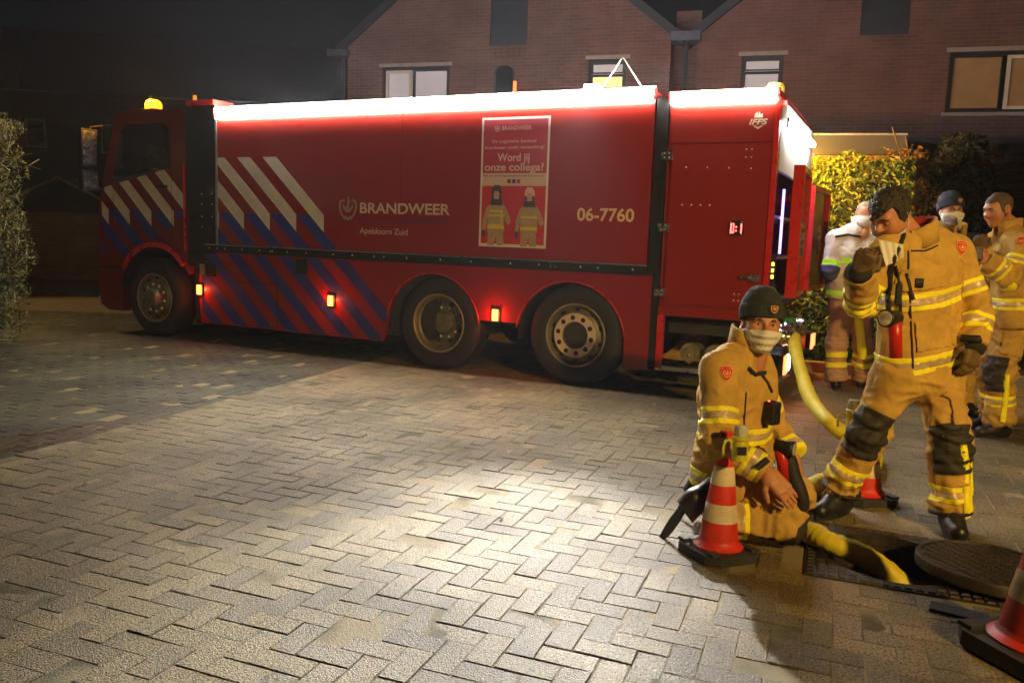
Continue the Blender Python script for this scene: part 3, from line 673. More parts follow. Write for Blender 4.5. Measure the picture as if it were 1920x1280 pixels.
h_ = tbox('door_handle', 5.34, 5.50, -.03, .012, 1.80, 1.84, m_blk, bev=.012)
tbox('door_handle', 5.42, 5.56, -.03, .02, 2.01, 2.03, m_steel, bev=.006)
tbox('headlamp', 6.50, 6.60, -.35, -.05, .62, .80, m_glass, bev=.03); tbox('bumper_step', 6.2, 6.57, -.028, -.012, .80, .83, m_blk)
for z in (.82, .42): put_bolt(cab, 6.585, -.03, z, 1.3)
for z0, z1, w in ((2.05, 2.50, .22), (1.76, 2.0, .22)):
    mr = tbox('mirror', 6.44, 6.52, .05, .05 + w, z0, z1, m_blk, bev=.03); tbox('mirror_glass', 6.436, 6.4395, .07, .03 + w, z0 + .03, z1 - .03, m_steel, mr)
tube('mirror_arm', [(6.45, -.03, 2.56), (6.48, .12, 2.53), (6.48, .12, 1.78), (6.45, -.03, 1.80)], .014, m_blk, truck, 8)
tbox('sun_visor', 6.25, 6.50, -2.25, -.15, 2.60, 2.66, m_blk, bev=.015)
lb = tbox('beacon_base', 5.83, 6.03, -.46, -.26, 2.74, 2.79, m_blk, bev=.01)
lathe('beacon_dome', [(.10, 2.79), (.10, 2.85), (.085, 2.885), (.05, 2.905), (.001, 2.91)], m_amber, truck, 24, 'z', (5.93, -.36, 0))
bcl = bpy.data.lights.new('beacon_light', 'POINT'); bcl.energy = 120; bcl.color = (1, .40, .02); bcl.shadow_soft_size = .08; bco = bpy.data.objects.new('beacon_light', bcl); COL.objects.link(bco); bco.parent = truck; bco.location = (5.93, -.24, 2.96)
lathe('beacon_dome', [(.07, 2.79), (.07, 2.84), (.05, 2.87), (.001, 2.885)], m_amberoff, truck, 20, 'z', (6.1, -1.2, 0))
tube('aerial', [(6.12, -.5, 2.72), (6.13, -.5, 3.0)], .006, m_blk, truck, 6)
lathe('rear_beacon', [(.075, 2.64), (.075, 2.70), (.06, 2.73), (.001, 2.74)], mat('rear_amber', (.8, .35, .03), .3, var=0, emit=.5, ecol=(1, .42, .03)), truck, 20, 'z', (-1.58, -.25, 0))
ab = tbox('assumed_far_flasher', -1.60, -1.48, -2.50, -2.462, 2.40, 2.48, m_amber, bev=.008)  # unseen flasher assumed on the far side, lights hedge and wall amber
bld = bpy.data.lights.new('beacon_light', 'POINT'); bld.energy = 340; bld.color = (1, .46, .04); bld.shadow_soft_size = .07  # light of the assumed far side flasher
blo = bpy.data.objects.new('beacon_light', bld); COL.objects.link(blo); blo.parent = truck; blo.location = (-1.54, -2.62, 2.44)
tri = [(-.13, 2.702), (-.49, 2.702), (-.31, 2.975)]
ts = tbox('roof_triangle_sign', tri[1][0], tri[0][0], .02, .034, 2.702, 2.716, m_blk)
for a, b in ((0, 2), (1, 2)): tube('sign_edge', [(tri[a][0], .027, tri[a][1] + .008), (tri[b][0], .027, tri[b][1])], .007, m_white, ts, 6)

# ---- film stripes, letters, poster (thin films on the panels)
def film(name, pts, y, m, par=truck, th=.0016): return prism(name, pts, y, y + th, m, par)
PIT, SLP = .378, 1.063
def clip_poly(poly, a, b, c):          # keep a*x + b*z + c >= 0
    out = []
    for i in range(len(poly)):
        p, q = poly[i], poly[(i + 1) % len(poly)]; dp, dq = a*p[0]+b*p[1]+c, a*q[0]+b*q[1]+c
        if dp >= 0: out.append(p)
        if dp * dq < 0: t = dp / (dp - dq); out.append((p[0]+t*(q[0]-p[0]), p[1]+t*(q[1]-p[1])))
    return out
ZS = 1.53
def white_band(k, ztop):
    xc = 2.977 + PIT * k; xr = lambda z: xc + (z - ZS) * SLP; xl = lambda z: xc + .193 + (z - ZS) * SLP
    zl = ZS - .193 / SLP
    return [(xc, zl), (xc, ZS), (xr(ztop), ztop), (xl(ztop), ztop)]
def blue_band(k, z0, z1):
    xc = 2.977 + PIT * k; f = lambda off, z: xc + off + (z - ZS) * SLP
    return [(f(.193, z0), z0), (f(.193, z1), z1), (f(PIT, z1), z1), (f(PIT, z0), z0)]
for k in range(0, 5):
    p = clip_poly(white_band(k, 2.152), -1, 0, 4.50); p = clip_poly(p, 0, 1, -(ZR1 + .004)) if len(p) > 2 else p
    if len(p) > 2: film('white_stripe', p, .0008, m_white)
    p = clip_poly(blue_band(k, ZR1 + .004, ZS), -1, 0, 4.50)
    if len(p) > 2: film('blue_stripe', p, .0008, m_blue)
def archx(z):
    return A1[0] + math.sqrt(max((AR + .014) ** 2 - (z - A1[1]) ** 2, 0)) if z > .30 else 2.21
for k in range(0, 11):
    L_, R_ = [], []
    for i in range(31):
        z = .245 + (ZR0 - .012 - .245) * i / 30
        xr = 2.977 + PIT * k + .193 + (z - ZS) * SLP; xl = xr + PIT - .193
        xr, xl = max(xr, archx(z)), min(xl, 4.775)
        if xl > xr + .005: L_.append((xl, z)); R_.append((xr, z))
    if len(L_) > 2: film('blue_stripe', L_ + R_[::-1], -.0045, m_blue)
for k in range(5, 11):
    tl = lambda p: clip_poly(clip_poly(clip_poly(p, -1, 0, 6.50), 1, 0, -5.065), -.2, -1, 3.10)
    p = tl(white_band(k, 2.3))
    if len(p) > 2: film('white_stripe', p, -.0295, m_white)
    p = tl(blue_band(k, .98, ZS))
    if len(p) > 2: p = clip_poly(p, .62, 1, -4.70 + .05)
    if len(p) > 2: film('blue_stripe', p, -.0295, m_blue)
DG = None
def text(name, body, x, z, h, w, m, y=.0010, par=truck, bold=.0, shear=0.0, rows=None):
    # flat lettering on the near side: x is its left end seen from outside, z the base line
    c = bpy.data.curves.new(name, 'FONT'); c.body = body; c.size = 1.0; c.offset = bold; c.extrude = .0; c.shear = shear
    o = bpy.data.objects.new(name, c); COL.objects.link(o); bpy.context.view_layer.update()
    me = bpy.data.meshes.new_from_object(o.evaluated_get(bpy.context.evaluated_depsgraph_get())); bpy.data.objects.remove(o); bpy.data.curves.remove(c)
    co = np.zeros(len(me.vertices) * 3); me.vertices.foreach_get('co', co); co = co.reshape(-1, 3)
    lo, hi = co.min(0), co.max(0); cap = .70
    X = x - (co[:, 0] - lo[0]) / (hi[0] - lo[0]) * w; Z = z + co[:, 1] / cap * h
    me.vertices.foreach_set('co', np.stack([X, np.full(len(X), y), Z], 1).ravel()); me.update(); me.name = name
    return link(name, me, m, par)
text('lettering', 'BRANDWEER', 2.505, 1.566, .105, 1.09, m_letter, bold=.022)
text('lettering', 'Noord- en Oost-Gelderland', 2.505, 1.475, .045, 1.06, m_navy, bold=.012)['kind'] = 'stuff'
text('lettering', 'Apeldoorn Zuid', 2.505, 1.352, .062, .60, m_letter, bold=.006)
text('lettering', '06-7760', .065, 1.545, .112, .545, m_gold, bold=.02)
def emblem(cx, cz, s, m, y, par, mk=None):   # flame in an open shield
    mk = mk or (lambda pts: film('emblem', [(cx - px * s, cz + pz * s) for px, pz in pts], y, m, par, .0012))
    for sx in (-1, 1):
        mk([(sx*.95, .75), (sx*1.05, .2), (sx*.8, -.5), (sx*.35, -1.0), (sx*.3, -.8), (sx*.62, -.42), (sx*.82, .15), (sx*.75, .62), (sx*.35, .72), (sx*.45, .9)][::sx])
        mk([(sx*.12, -.35), (sx*.55, .1), (sx*.62, .5), (sx*.42, .35), (sx*.1, -.1)][::sx])
    mk([(-.02, -.35), (-.22, .1), (-.05, .55), (.0, 1.25), (.22, .6), (.1, .2), (.16, -.1)])
    mk([(-.35, -.75), (0, -1.05), (.35, -.75), (.35, -.5), (0, -.78), (-.35, -.5)])
emblem(2.66, 1.60, .115, mat('emblem_film', (.35, .22, .16), .5, var=.1), .001, truck)
# maker badge on the rear module
bx, bz = -1.50, 2.385
film('badge', [(bx + .035, bz + .035), (bx + .03, bz + .065), (bx + .012, bz + .085), (bx + .006, bz + .06), (bx - .006, bz + .088), (bx - .012, bz + .06), (bx - .03, bz + .07), (bx - .035, bz + .035)], -.0115, m_white)
film('badge', [(bx + .04, bz - .03), (bx + .0, bz - .06), (bx - .04, bz - .03), (bx - .025, bz - .027), (bx, bz - .042), (bx + .025, bz - .027)], -.0115, m_white)
text('badge_lettering', 'IFFS', bx + .075, bz - .02, .045, .15, m_white, -.0113, bold=.03, shear=.25)
# recruiting poster
PX0, PX1, PZ0, PZ1 = 1.082, .366, 1.272, 2.492
m_ppink = mat('poster_pink', (.40, .045, .075), .45, var=.05); m_pcream = mat('poster_cream', (.62, .42, .34), .5, var=.05); m_pred = mat('poster_red', (.50, .02, .018), .45, var=.05)
m_pw = mat('poster_border', (.75, .66, .62), .5, var=.05); m_pt = mat('poster_type', (.66, .42, .40), .5, var=.05); m_pdk = mat('poster_dark', (.06, .05, .06), .5, var=.05); m_ptan = mat('poster_tan', (.40, .27, .13), .5, var=.2, vscale=30); m_pyel = mat('poster_yellow', (.66, .46, .04), .5, var=.1); m_pskin = mat('poster_skin', (.48, .26, .18), .5, var=.05)
poster = bpy.data.objects.new('poster', None); COL.objects.link(poster); poster.parent = truck
rect = lambda nm, x0, x1, z0, z1, y, m: film(nm, [(x0, z0), (x1, z0), (x1, z1), (x0, z1)], y, m, poster, .001)
rect('sheet', PX1, PX0, PZ0, PZ1, .001, m_pw); b_ = .022
rect('top_field', PX1 + b_, PX0 - b_, 1.972, PZ1 - b_, .0024, m_ppink); rect('middle_band', PX1 + b_, PX0 - b_, 1.852, 1.972, .0024, m_pcream); rect('picture_field', PX1 + b_, PX0 - b_, PZ0 + .03, 1.852, .0024, m_pred)
text('poster_lettering', 'BRANDWEER', .865, 2.372, .038, .31, m_pt, .0045, poster, .02); emblem(.915, 2.385, .028, m_pt, .0040, poster)
text('poster_lettering', 'De Logistieke Eenheid', .965, 2.255, .030, .46, m_pt, .0045, poster, .006); text('poster_lettering', 'brandweer zoekt versterking!', 1.04, 2.198, .030, .62, m_pt, .0045, poster, .006)
text('poster_lettering', 'Word jij', .905, 2.085, .072, .34, m_pt, .0045, poster, .022); text('poster_lettering', 'onze collega?', 1.04, 1.995, .07, .625, m_pt, .0045, poster, .022)
text('poster_lettering', 'Kijk op: www.logistiekeeenheidbrandweer.nl', 1.05, 1.938, .020, .63, m_pdk, .0045, poster, .004)
for i, c in enumerate((m_pdk, m_blue, m_ppink)): rect('icon', .79 - i * .05, .755 - i * .05, 1.878, 1.915, .0040, c)
def printed(cx, s, yel):
    P = lambda nm, pts, y, m: film(nm, [(cx - px * s, 1.285 + pz * s) for px, pz in pts], y, m, poster, .0006)
    P('print_legs', [(-.20, .0), (-.04, .0), (.0, .2), (.04, .0), (.20, .0), (.18, .34), (-.18, .34)], .0042, m_ptan)
    P('print_coat', [(-.21, .30), (.21, .30), (.20, .55), (.24, .80), (.13, .92), (-.13, .92), (-.24, .80), (-.20, .55)], .0050, m_ptan)
    P('print_arm', [(-.24, .80), (-.32, .55), (-.33, .32), (-.25, .32), (-.22, .52), (-.19, .7)], .0050, m_ptan); P('print_arm', [(.24, .80), (.34, .60), (.36, .50), (.30, .44), (.24, .52), (.19, .7)], .0050, m_ptan)
    P('print_glove', [(-.34, .32), (-.33, .18), (-.26, .18), (-.25, .32)], .0050, m_pdk)
    P('print_hood', [(-.15, .86), (.15, .86), (.12, 1.02), (.10, 1.13), (-.10, 1.13), (-.12, 1.02)], .0058, m_pdk)
    P('print_helmet', [(-.12, 1.10), (.12, 1.10), (.12, 1.2), (.06, 1.29), (-.06, 1.29), (-.12, 1.2)], .0064, m_pt if yel else m_pdk)
    P('print_face', [(-.055, .99), (.055, .99), (.065, 1.1), (.05, 1.16), (-.05, 1.16), (-.065, 1.1)], .0070, m_pskin)
    P('print_band', [(-.205, .36), (.205, .36), (.205, .43), (-.205, .43)], .0058, m_pyel)
    P('print_band', [(-.20, .62), (.20, .62), (.20, .66), (-.20, .66)], .0058, m_pyel)
    if yel == 0: P('print_frame', [(-.16, .42), (.16, .42), (.16, .76), (-.16, .76), (-.16, .72), (.12, .72), (.12, .46), (-.16, .46)], .0062, m_pyel)
printed(.90, .445, 0); printed(.55, .43, 1)
# ------------------------------------------------------------------ houses behind the truck
def brick_mat(name, c1, c2, mort, sc=1.0):
    m = bpy.data.materials.new(name); m.use_nodes = True; t = m.node_tree; p = t.nodes['Principled BSDF']; L = t.links; N = t.nodes.new
    tc = N('ShaderNodeTexCoord'); sx = N('ShaderNodeSeparateXYZ'); cb = N('ShaderNodeCombineXYZ'); L.new(tc.outputs['Object'], sx.inputs[0])
    ad = N('ShaderNodeMath'); ad.operation = 'ADD'; L.new(sx.outputs[0], ad.inputs[0]); L.new(sx.outputs[1], ad.inputs[1]); L.new(ad.outputs[0], cb.inputs[0]); L.new(sx.outputs[2], cb.inputs[1])
    b = N('ShaderNodeTexBrick'); b.inputs['Scale'].default_value = sc; b.inputs['Brick Width'].default_value = .22; b.inputs['Row Height'].default_value = .0625; b.inputs['Mortar Size'].default_value = .006
    b.inputs['Color1'].default_value = (*c1, 1); b.inputs['Color2'].default_value = (*c2, 1); b.inputs['Mortar'].default_value = (*mort, 1); L.new(cb.outputs[0], b.inputs['Vector'])
    n = N('ShaderNodeTexNoise'); n.inputs['Scale'].default_value = 1.5; n.inputs['Detail'].default_value = 6; L.new(tc.outputs['Object'], n.inputs['Vector'])
    mr = N('ShaderNodeMapRange'); mr.inputs[1].default_value = .3; mr.inputs[2].default_value = .7; mr.inputs[3].default_value = .75; mr.inputs[4].default_value = 1.2; L.new(n.outputs[0], mr.inputs[0])
    sc_ = N('ShaderNodeVectorMath'); sc_.operation = 'SCALE'; L.new(b.outputs[0], sc_.inputs[0]); L.new(mr.outputs[0], sc_.inputs['Scale']); L.new(sc_.outputs[0], p.inputs['Base Color']); p.inputs['Roughness'].default_value = .85
    iv = N('ShaderNodeMath'); iv.operation = 'SUBTRACT'; iv.inputs[0].default_value = 1; L.new(b.outputs['Fac'], iv.inputs[1])
    bu = N('ShaderNodeBump'); bu.inputs['Distance'].default_value = .006; L.new(iv.outputs[0], bu.inputs['Height']); L.new(bu.outputs[0], p.inputs['Normal'])
    return m
m_brick = brick_mat('brown_facing_brick', (.150, .072, .055), (.108, .052, .042), (.165, .118, .10))
m_brickd = brick_mat('old_garden_brick', (.16, .11, .05), (.12, .085, .04), (.16, .13, .08))
m_tile = mat('dark_roof_tile', (.025, .026, .03), .55, var=.3, vscale=8, bump=.01, bscale=20)
m_frame_d = mat('dark_window_frame', (.014, .018, .026), .4, var=.1)
m_frame_w = mat('cream_window_frame', (.62, .56, .46), .5, var=.08)
m_curt = mat('closed_blind_glow', (.62, .58, .50), .8, var=.06, vscale=3, emit=.22, ecol=(.9, .85, 1.0))  # slight glow put into the blinds in place of the bloom over them
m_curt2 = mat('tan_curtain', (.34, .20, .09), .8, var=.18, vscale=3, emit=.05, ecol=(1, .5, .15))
m_sill = mat('concrete_lintel', (.30, .27, .23), .7, var=.15)
m_navyp = mat('dark_cladding', (.016, .026, .036), .5, var=.2, vscale=5)
m_lit = mat('lamp_lit_room', (1, .7, .3), .6, var=0, emit=1.5, ecol=(1.0, .66, .22))
m_gutter = mat('zinc_pipe', (.10, .12, .16), .4, .5, var=.15)
m_pane = bpy.data.materials.new('window_pane'); m_pane.use_nodes = True
_t = m_pane.node_tree; _p = _t.nodes['Principled BSDF']; _g = _t.nodes.new('ShaderNodeBsdfGlossy'); _g.inputs['Roughness'].default_value = .04; _tr = _t.nodes.new('ShaderNodeBsdfTransparent'); _mx = _t.nodes.new('ShaderNodeMixShader'); _mx.inputs[0].default_value = .08
_t.links.new(_tr.outputs[0], _mx.inputs[1]); _t.links.new(_g.outputs[0], _mx.inputs[2]); _t.links.new(_mx.outputs[0], _t.nodes['Material Output'].inputs[0])
HD = V(.958, -.285, 0).normalized(); HA = math.atan2(HD.y, HD.x); HP = V(1.80, 15.64, 0)
def house(label, u0, u1, wins, panel, eave=5.05, extra=None):
    c = (u0 + u1) / 2; hw = (u1 - u0) / 2; p = HP + HD * c
    h = thing('house', label, 'house', p, HA, 'brick gable houses behind the truck'); rise = hw * .78
    # front wall: gable polygon with window openings cut as separate piers is heavy; openings are recessed boxes set in a pierced wall
    holes = [(w[0] - c, w[1] - c, w[2], w[3]) for w in wins] + [(panel[0] - c, panel[1] - c, panel[2], panel[3])]
    xs = sorted(set([-hw, hw] + [v for q in holes for v in q[:2]])); vs, fs = [], []
    top = lambda x: eave + rise * (1 - abs(x) / hw)
    for i in range(len(xs) - 1):
        a, b = xs[i], xs[i + 1]; sub = [a, b] if not (a < 0 < b) else [a, 0, b]
        for j in range(len(sub) - 1):
            a2, b2 = sub[j], sub[j + 1]; cov = sorted([(q[2], q[3]) for q in holes if q[0] <= a2 + 1e-6 and q[1] >= b2 - 1e-6]); z = 0.0; segs = []
            for q in cov: segs.append((z, q[0])); z = q[1]
            for z0, z1 in segs:
                n = len(vs); vs += [(a2, 0, z0), (b2, 0, z0), (b2, 0, z1), (a2, 0, z1)]; fs.append((n, n+1, n+2, n+3))
            n = len(vs); vs += [(a2, 0, z), (b2, 0, z), (b2, 0, max(top(b2), z)), (a2, 0, max(top(a2), z))]; fs.append((n, n+1, n+2, n+3))
    for q in holes:                     # reveals
        x0, x1, z0, z1 = q; n = len(vs); vs += [(x0, 0, z0), (x1, 0, z0), (x1, 0, z1), (x0, 0, z1), (x0, .14, z0), (x1, .14, z0), (x1, .14, z1), (x0, .14, z1)]
        fs += [(n, n+1, n+5, n+4), (n+1, n+2, n+6, n+5), (n+2, n+3, n+7, n+6), (n+3, n, n+4, n+7)]
    for sx in (-hw, hw): n = len(vs); vs += [(sx, 0, 0), (sx, 9, 0), (sx, 9, eave), (sx, 0, eave)]; fs.append((n, n+1, n+2, n+3))
    n = len(vs); vs += [(-hw, 9, 0), (hw, 9, 0), (hw, 9, eave), (0, 9, eave + rise), (-hw, 9, eave)]; fs.append((n, n+1, n+2, n+3, n+4))
    mesh('wall', vs, fs, m_brick, h)
    for s in (-1, 1):
        o_ = .22; sl = rise / hw
        prism('roof', [(s * (hw + o_), eave - o_ * sl + .02), (0, eave + rise + .04), (0, eave + rise + .20), (s * (hw + o_ + .02), eave - o_ * sl + .16)][::s], -.10, 9.2, m_tile, h, .01)
        prism('verge_board', [(s * (hw + o_), eave - o_ * sl - .02), (0, eave + rise), (0, eave + rise + .12), (s * (hw + o_), eave - o_ * sl + .10)][::s], -.13, -.101, m_navyp, h)
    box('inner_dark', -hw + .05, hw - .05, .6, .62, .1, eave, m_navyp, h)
    for q, w in zip(holes, wins):
        x0, x1, z0, z1 = q; fr = bpy.data.objects.new('window', None); COL.objects.link(fr); fr.parent = h; fr.location = ((x0 + x1) / 2, .07, z0)
        W_, H_ = (x1 - x0) / 2, z1 - z0; t = .055
        for b in ((-W_, -W_ + t, 0, H_), (W_ - t, W_, 0, H_), (-W_ + t, W_ - t, 0, t), (-W_ + t, W_ - t, H_ - t, H_)): box('frame', b[0], b[1], -.03, .03, b[2], b[3], m_frame_d, fr, .004)
        for lab, a, b_, c_, d, cm, lit in w[4]:
            X0, X1, Z0, Z1 = -W_ + t + (2*W_ - 2*t) * a, -W_ + t + (2*W_ - 2*t) * b_, t + (H_ - 2*t) * c_, t + (H_ - 2*t) * d; k = .03
            fm = m_frame_w if lab == 'w' else m_frame_d; k = .055 if lab == 'w' else .022
            for b in ((X0, X0 + k, Z0, Z1), (X1 - k, X1, Z0, Z1), (X0 + k, X1 - k, Z0, Z0 + k), (X0 + k, X1 - k, Z1 - k, Z1)): box('sash', b[0], b[1], -.022, .022, b[2], b[3], fm, fr, .003)
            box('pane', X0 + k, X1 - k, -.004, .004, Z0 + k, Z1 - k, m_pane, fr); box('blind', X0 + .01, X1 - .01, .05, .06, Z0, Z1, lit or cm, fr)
        box('lintel', x0 - .06, x1 + .06, -.025, .04, z1 + .002, z1 + .07, m_sill, h, .005); box('sill', x0 - .05, x1 + .05, -.06, .05, z0 - .06, z0 - .002, m_sill, h, .005)
    x0, x1, z0, z1 = holes[-1]
    box('dark_panel', x0, x1, .05, .09, z0, z1, m_navyp, h, .004)
    for i in range(1, 4): box('panel_batten', x0, x1, .035, .049, z0 + (z1 - z0) * i / 4 - .01, z0 + (z1 - z0) * i / 4 + .01, m_navyp, h)
    for i in range(6): box('soldier_course', x0 + .02 + (x1 - x0 - .04) * i / 6, x0 + .01 + (x1 - x0 - .04) * (i + 1) / 6 , -.022, .01, z0 - .22, z0 - .04, m_brick, h, .003)
    if extra: extra(h, c)
    return h
def ex1(h, c):
    # small arched window under the dark panel, glowing box put in for the orange light on its reveal
    ax, hw2 = -2.215 - c, .20; pts = [(ax - hw2, 3.55), (ax + hw2, 3.55), (ax + hw2, 4.48)] + [(ax + hw2 * math.cos(R(a)), 4.48 + .13 * math.sin(R(a))) for a in range(15, 166, 15)] + [(ax - hw2, 4.48)]
    prism('arched_window', pts, -.02, .06, m_frame_d, h, .006); prism('arched_pane', [(ax + (x - ax) * .8, z * .995 + .01) for x, z in pts], -.024, -.021, m_glass, h)
    box('reveal_glow', ax + hw2 + .01, ax + hw2 + .06, -.10, -.03, 3.9, 4.30, mat('orange_reveal_glow', (1, .35, .1), .5, var=0, emit=1.2, ecol=(1, .3, .08)), h, .01)
    tube('downpipe', [(-5.62 - c, -.06, 0), (-5.62 - c, -.06, 4.9)], .04, m_gutter, h, 10); box('gutter_box', -5.95 - c, -5.50 - c, -.15, .1, 4.86, 4.98, m_gutter, h, .01)
def ex2(h, c):
    tube('downpipe', [(1.20 - c, -.08, 0), (1.20 - c, -.08, 4.9)], .045, m_gutter, h, 10); box('gutter_box', .92 - c, 1.44 - c, -.16, .2, 4.93, 5.09, m_gutter, h, .015)
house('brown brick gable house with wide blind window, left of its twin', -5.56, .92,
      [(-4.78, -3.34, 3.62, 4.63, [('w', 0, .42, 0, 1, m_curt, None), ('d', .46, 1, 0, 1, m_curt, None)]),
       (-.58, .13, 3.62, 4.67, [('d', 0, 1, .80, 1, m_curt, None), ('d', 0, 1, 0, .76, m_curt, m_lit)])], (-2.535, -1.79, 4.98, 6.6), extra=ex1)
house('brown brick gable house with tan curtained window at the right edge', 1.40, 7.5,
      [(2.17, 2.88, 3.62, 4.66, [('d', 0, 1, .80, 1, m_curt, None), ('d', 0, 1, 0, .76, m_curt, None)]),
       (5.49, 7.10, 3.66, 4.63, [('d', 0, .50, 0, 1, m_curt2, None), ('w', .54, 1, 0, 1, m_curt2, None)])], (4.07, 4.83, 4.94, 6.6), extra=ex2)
gap = box('wall_between_houses', .93, 1.39, .5, .6, 0, 5.6, m_brick); gap.location = HP; gap.rotation_euler = (0, 0, HA)
tag(gap, 'narrow recessed brick wall between the two gable houses', 'wall')
# ------------------------------------------------------------------ extension added for the shaded ground floor at the right; canopy and assumed lamp
pe = thing('added_extension', 'added flat roofed brick extension standing for the shaded ground floor wall', 'extension', HP + HD * 5.6 - V(-HD.y, HD.x, 0) * 1.9, HA)
box('wall', -1.35, 4.5, 0, 1.85, 0, 2.80, m_brick, pe); box('roof_edge', -1.42, 4.6, -.08, 1.86, 2.802, 3.02, m_navyp, pe, .01)
pc = thing('porch_canopy', 'grey canopy box with pale top edge above the conifer hedge', 'canopy', at(1525, 290, 11.3), HA); cz = pc.location.z
pc.location.z = 0
box('fascia', -.35, 1.12, -.06, .8, cz, cz + .245, mat('grey_fascia', (.055, .052, .04), .6, var=.15), pc, .006); box('trim', -.36, 1.13, -.075, .81, cz + .246, cz + .27, m_alu, pc, .004)
bw = bpy.data.objects.new('back_wall', None); COL.objects.link(bw); bw.parent = pc
m_clink = [mat('porch_brick', (.30 + .05 * i, .13 + .02 * i, .06), .8, var=.2, vscale=20, bump=.002, bscale=80) for i in range(3)]
box('mortar', -.35, 1.1, .10, .3, 0, cz - .002, mat('porch_mortar', (.55, .45, .28), .9, var=.1), bw)
pb = []
for i in range(3):
    bm = bmesh.new(); bm_box(bm, -.104, .104, 0, .09, 0, .05); me = bpy.data.meshes.new('brick'); bm.to_mesh(me); bm.free(); me.materials.append(m_clink[i]); pb.append(me)
for r in range(10):
    for k in range(7):
        x = -.24 + k * .218 + (r % 2) * .109
        if x > 1.0: continue
        o = bpy.data.objects.new('brick', pb[(r * 3 + k * 5) % 3]); COL.objects.link(o); o.parent = bw; o.location = (x, .085, cz - .062 * (r + 1))
# ------------------------------------------------------------------ leaves
def leaf_mat(name, c, var=.35):
    m = mat(name, c, .55, var=var, vscale=7, spec=.3); p = m.node_tree.nodes['Principled BSDF']; p.inputs['Transmission Weight'].default_value = 0
    return m
def leaves(name, pts, nrm, size, m, parent, stretch=2.0, seed=1, nc=1):
    rs = np.random.default_rng(seed); n = len(pts); d = rs.normal(size=(n, 3)) + nrm * .9; d /= np.linalg.norm(d, axis=1, keepdims=True)
    u = np.cross(d, rs.normal(size=(n, 3))); u /= np.linalg.norm(u, axis=1, keepdims=True); w = np.cross(d, u); s = size * rs.uniform(.6, 1.4, (n, 1))
    Vv = np.stack([pts - u * s * stretch * .5, pts + w * s * .4 + d * s * .12, pts + u * s * stretch * .5, pts - w * s * .4 + d * s * .12], 1).reshape(-1, 3)
    return npmesh(name, Vv, np.arange(n * 4).reshape(-1, 4), m, parent, smooth=False, mi=rs.integers(0, nc, n))
def hedge_pts(rs, n, x0, x1, y0, y1, z0, z1, skin=.16, lump=.12):
    # points near the surface of a lumpy box
    P = []; N_ = []; per = ((0, -1, (x1-x0)*(z1-z0)), (0, 1, .3*(x1-x0)*(z1-z0)), (1, 1, (y1-y0)*(z1-z0)), (1, -1, (y1-y0)*(z1-z0)), (2, 1, (x1-x0)*(y1-y0)*1.3)); tot = sum(p[2] for p in per)
    for ax, sg, ar in per:
        k = int(n * ar / tot); a = rs.random((k, 3)); d = np.abs(rs.normal(0, skin, k)); q = np.empty((k, 3)); nn = np.zeros((k, 3))
        q[:, 0] = x0 + a[:, 0] * (x1-x0); q[:, 1] = y0 + a[:, 1] * (y1-y0); q[:, 2] = z0 + a[:, 2] * (z1-z0)
        if ax == 0: q[:, 1] = (y0 + d) if sg < 0 else (y1 - d); nn[:, 1] = sg
        elif ax == 1: q[:, 0] = (x1 - d) if sg > 0 else (x0 + d); nn[:, 0] = sg
        else: q[:, 2] = z1 - d; nn[:, 2] = 1
        P.append(q); N_.append(nn)
    P = np.concatenate(P); N_ = np.concatenate(N_); P += N_ * (vn(P, 3.1, 5) * lump + vn(P, 9.0, 6) * lump * .5)[:, None]
    return P, N_
def twigs(name, P, N_, ln, r, m, parent, seed):
    rs = np.random.default_rng(seed); n = len(P); d = N_ * .7 + rs.normal(0, .6, (n, 3)); d[:, 2] += .25; d /= np.linalg.norm(d, axis=1, keepdims=True)
    l = ln * rs.uniform(.4, 1.2, (n, 1)); u = np.cross(d, [0, 0, 1.0]); u /= np.linalg.norm(u, axis=1, keepdims=True) + 1e-9; w = np.cross(d, u)
    A = P - d * l * .6; B = P + d * l * .4; Vv = np.stack([A + u * r, A - u * r * .5 + w * r * .87, A - u * r * .5 - w * r * .87, B], 1).reshape(-1, 3); b = np.arange(n)[:, None] * 4
    T = np.concatenate([b + np.array([[0, 1, 3]]), b + np.array([[1, 2, 3]]), b + np.array([[2, 0, 3]])])
    return npmesh(name, Vv, T, m, parent, smooth=False)
rs = np.random.default_rng(3)
# left clipped hedge with pale twigs
hl = thing('clipped_hedge', 'clipped hedge with pale bare twigs at the left edge', 'hedge', V(-6.72, 9.0, 0))
box('core', -1.35, 1.0, -.3, .2, .15, 2.25, mat('hedge_core', (.02, .028, .012), .9, var=.4), hl, .2)
P, N_ = hedge_pts(rs, 22000, -1.55, 1.22, -.5, .4, .05, 2.46, .08)
leaves('foliage', P, N_, .022, [leaf_mat('hedge_leaf', (.075, .09, .018)), leaf_mat('hedge_leaf_pale', (.17, .17, .045))], hl, 2.2, 11, 2)
i = rs.choice(len(P), 2200); twigs('twigs', P[i], N_[i], .34, .0042, mat('pale_twig', (.36, .36, .20), .7, var=.2), hl, 4)
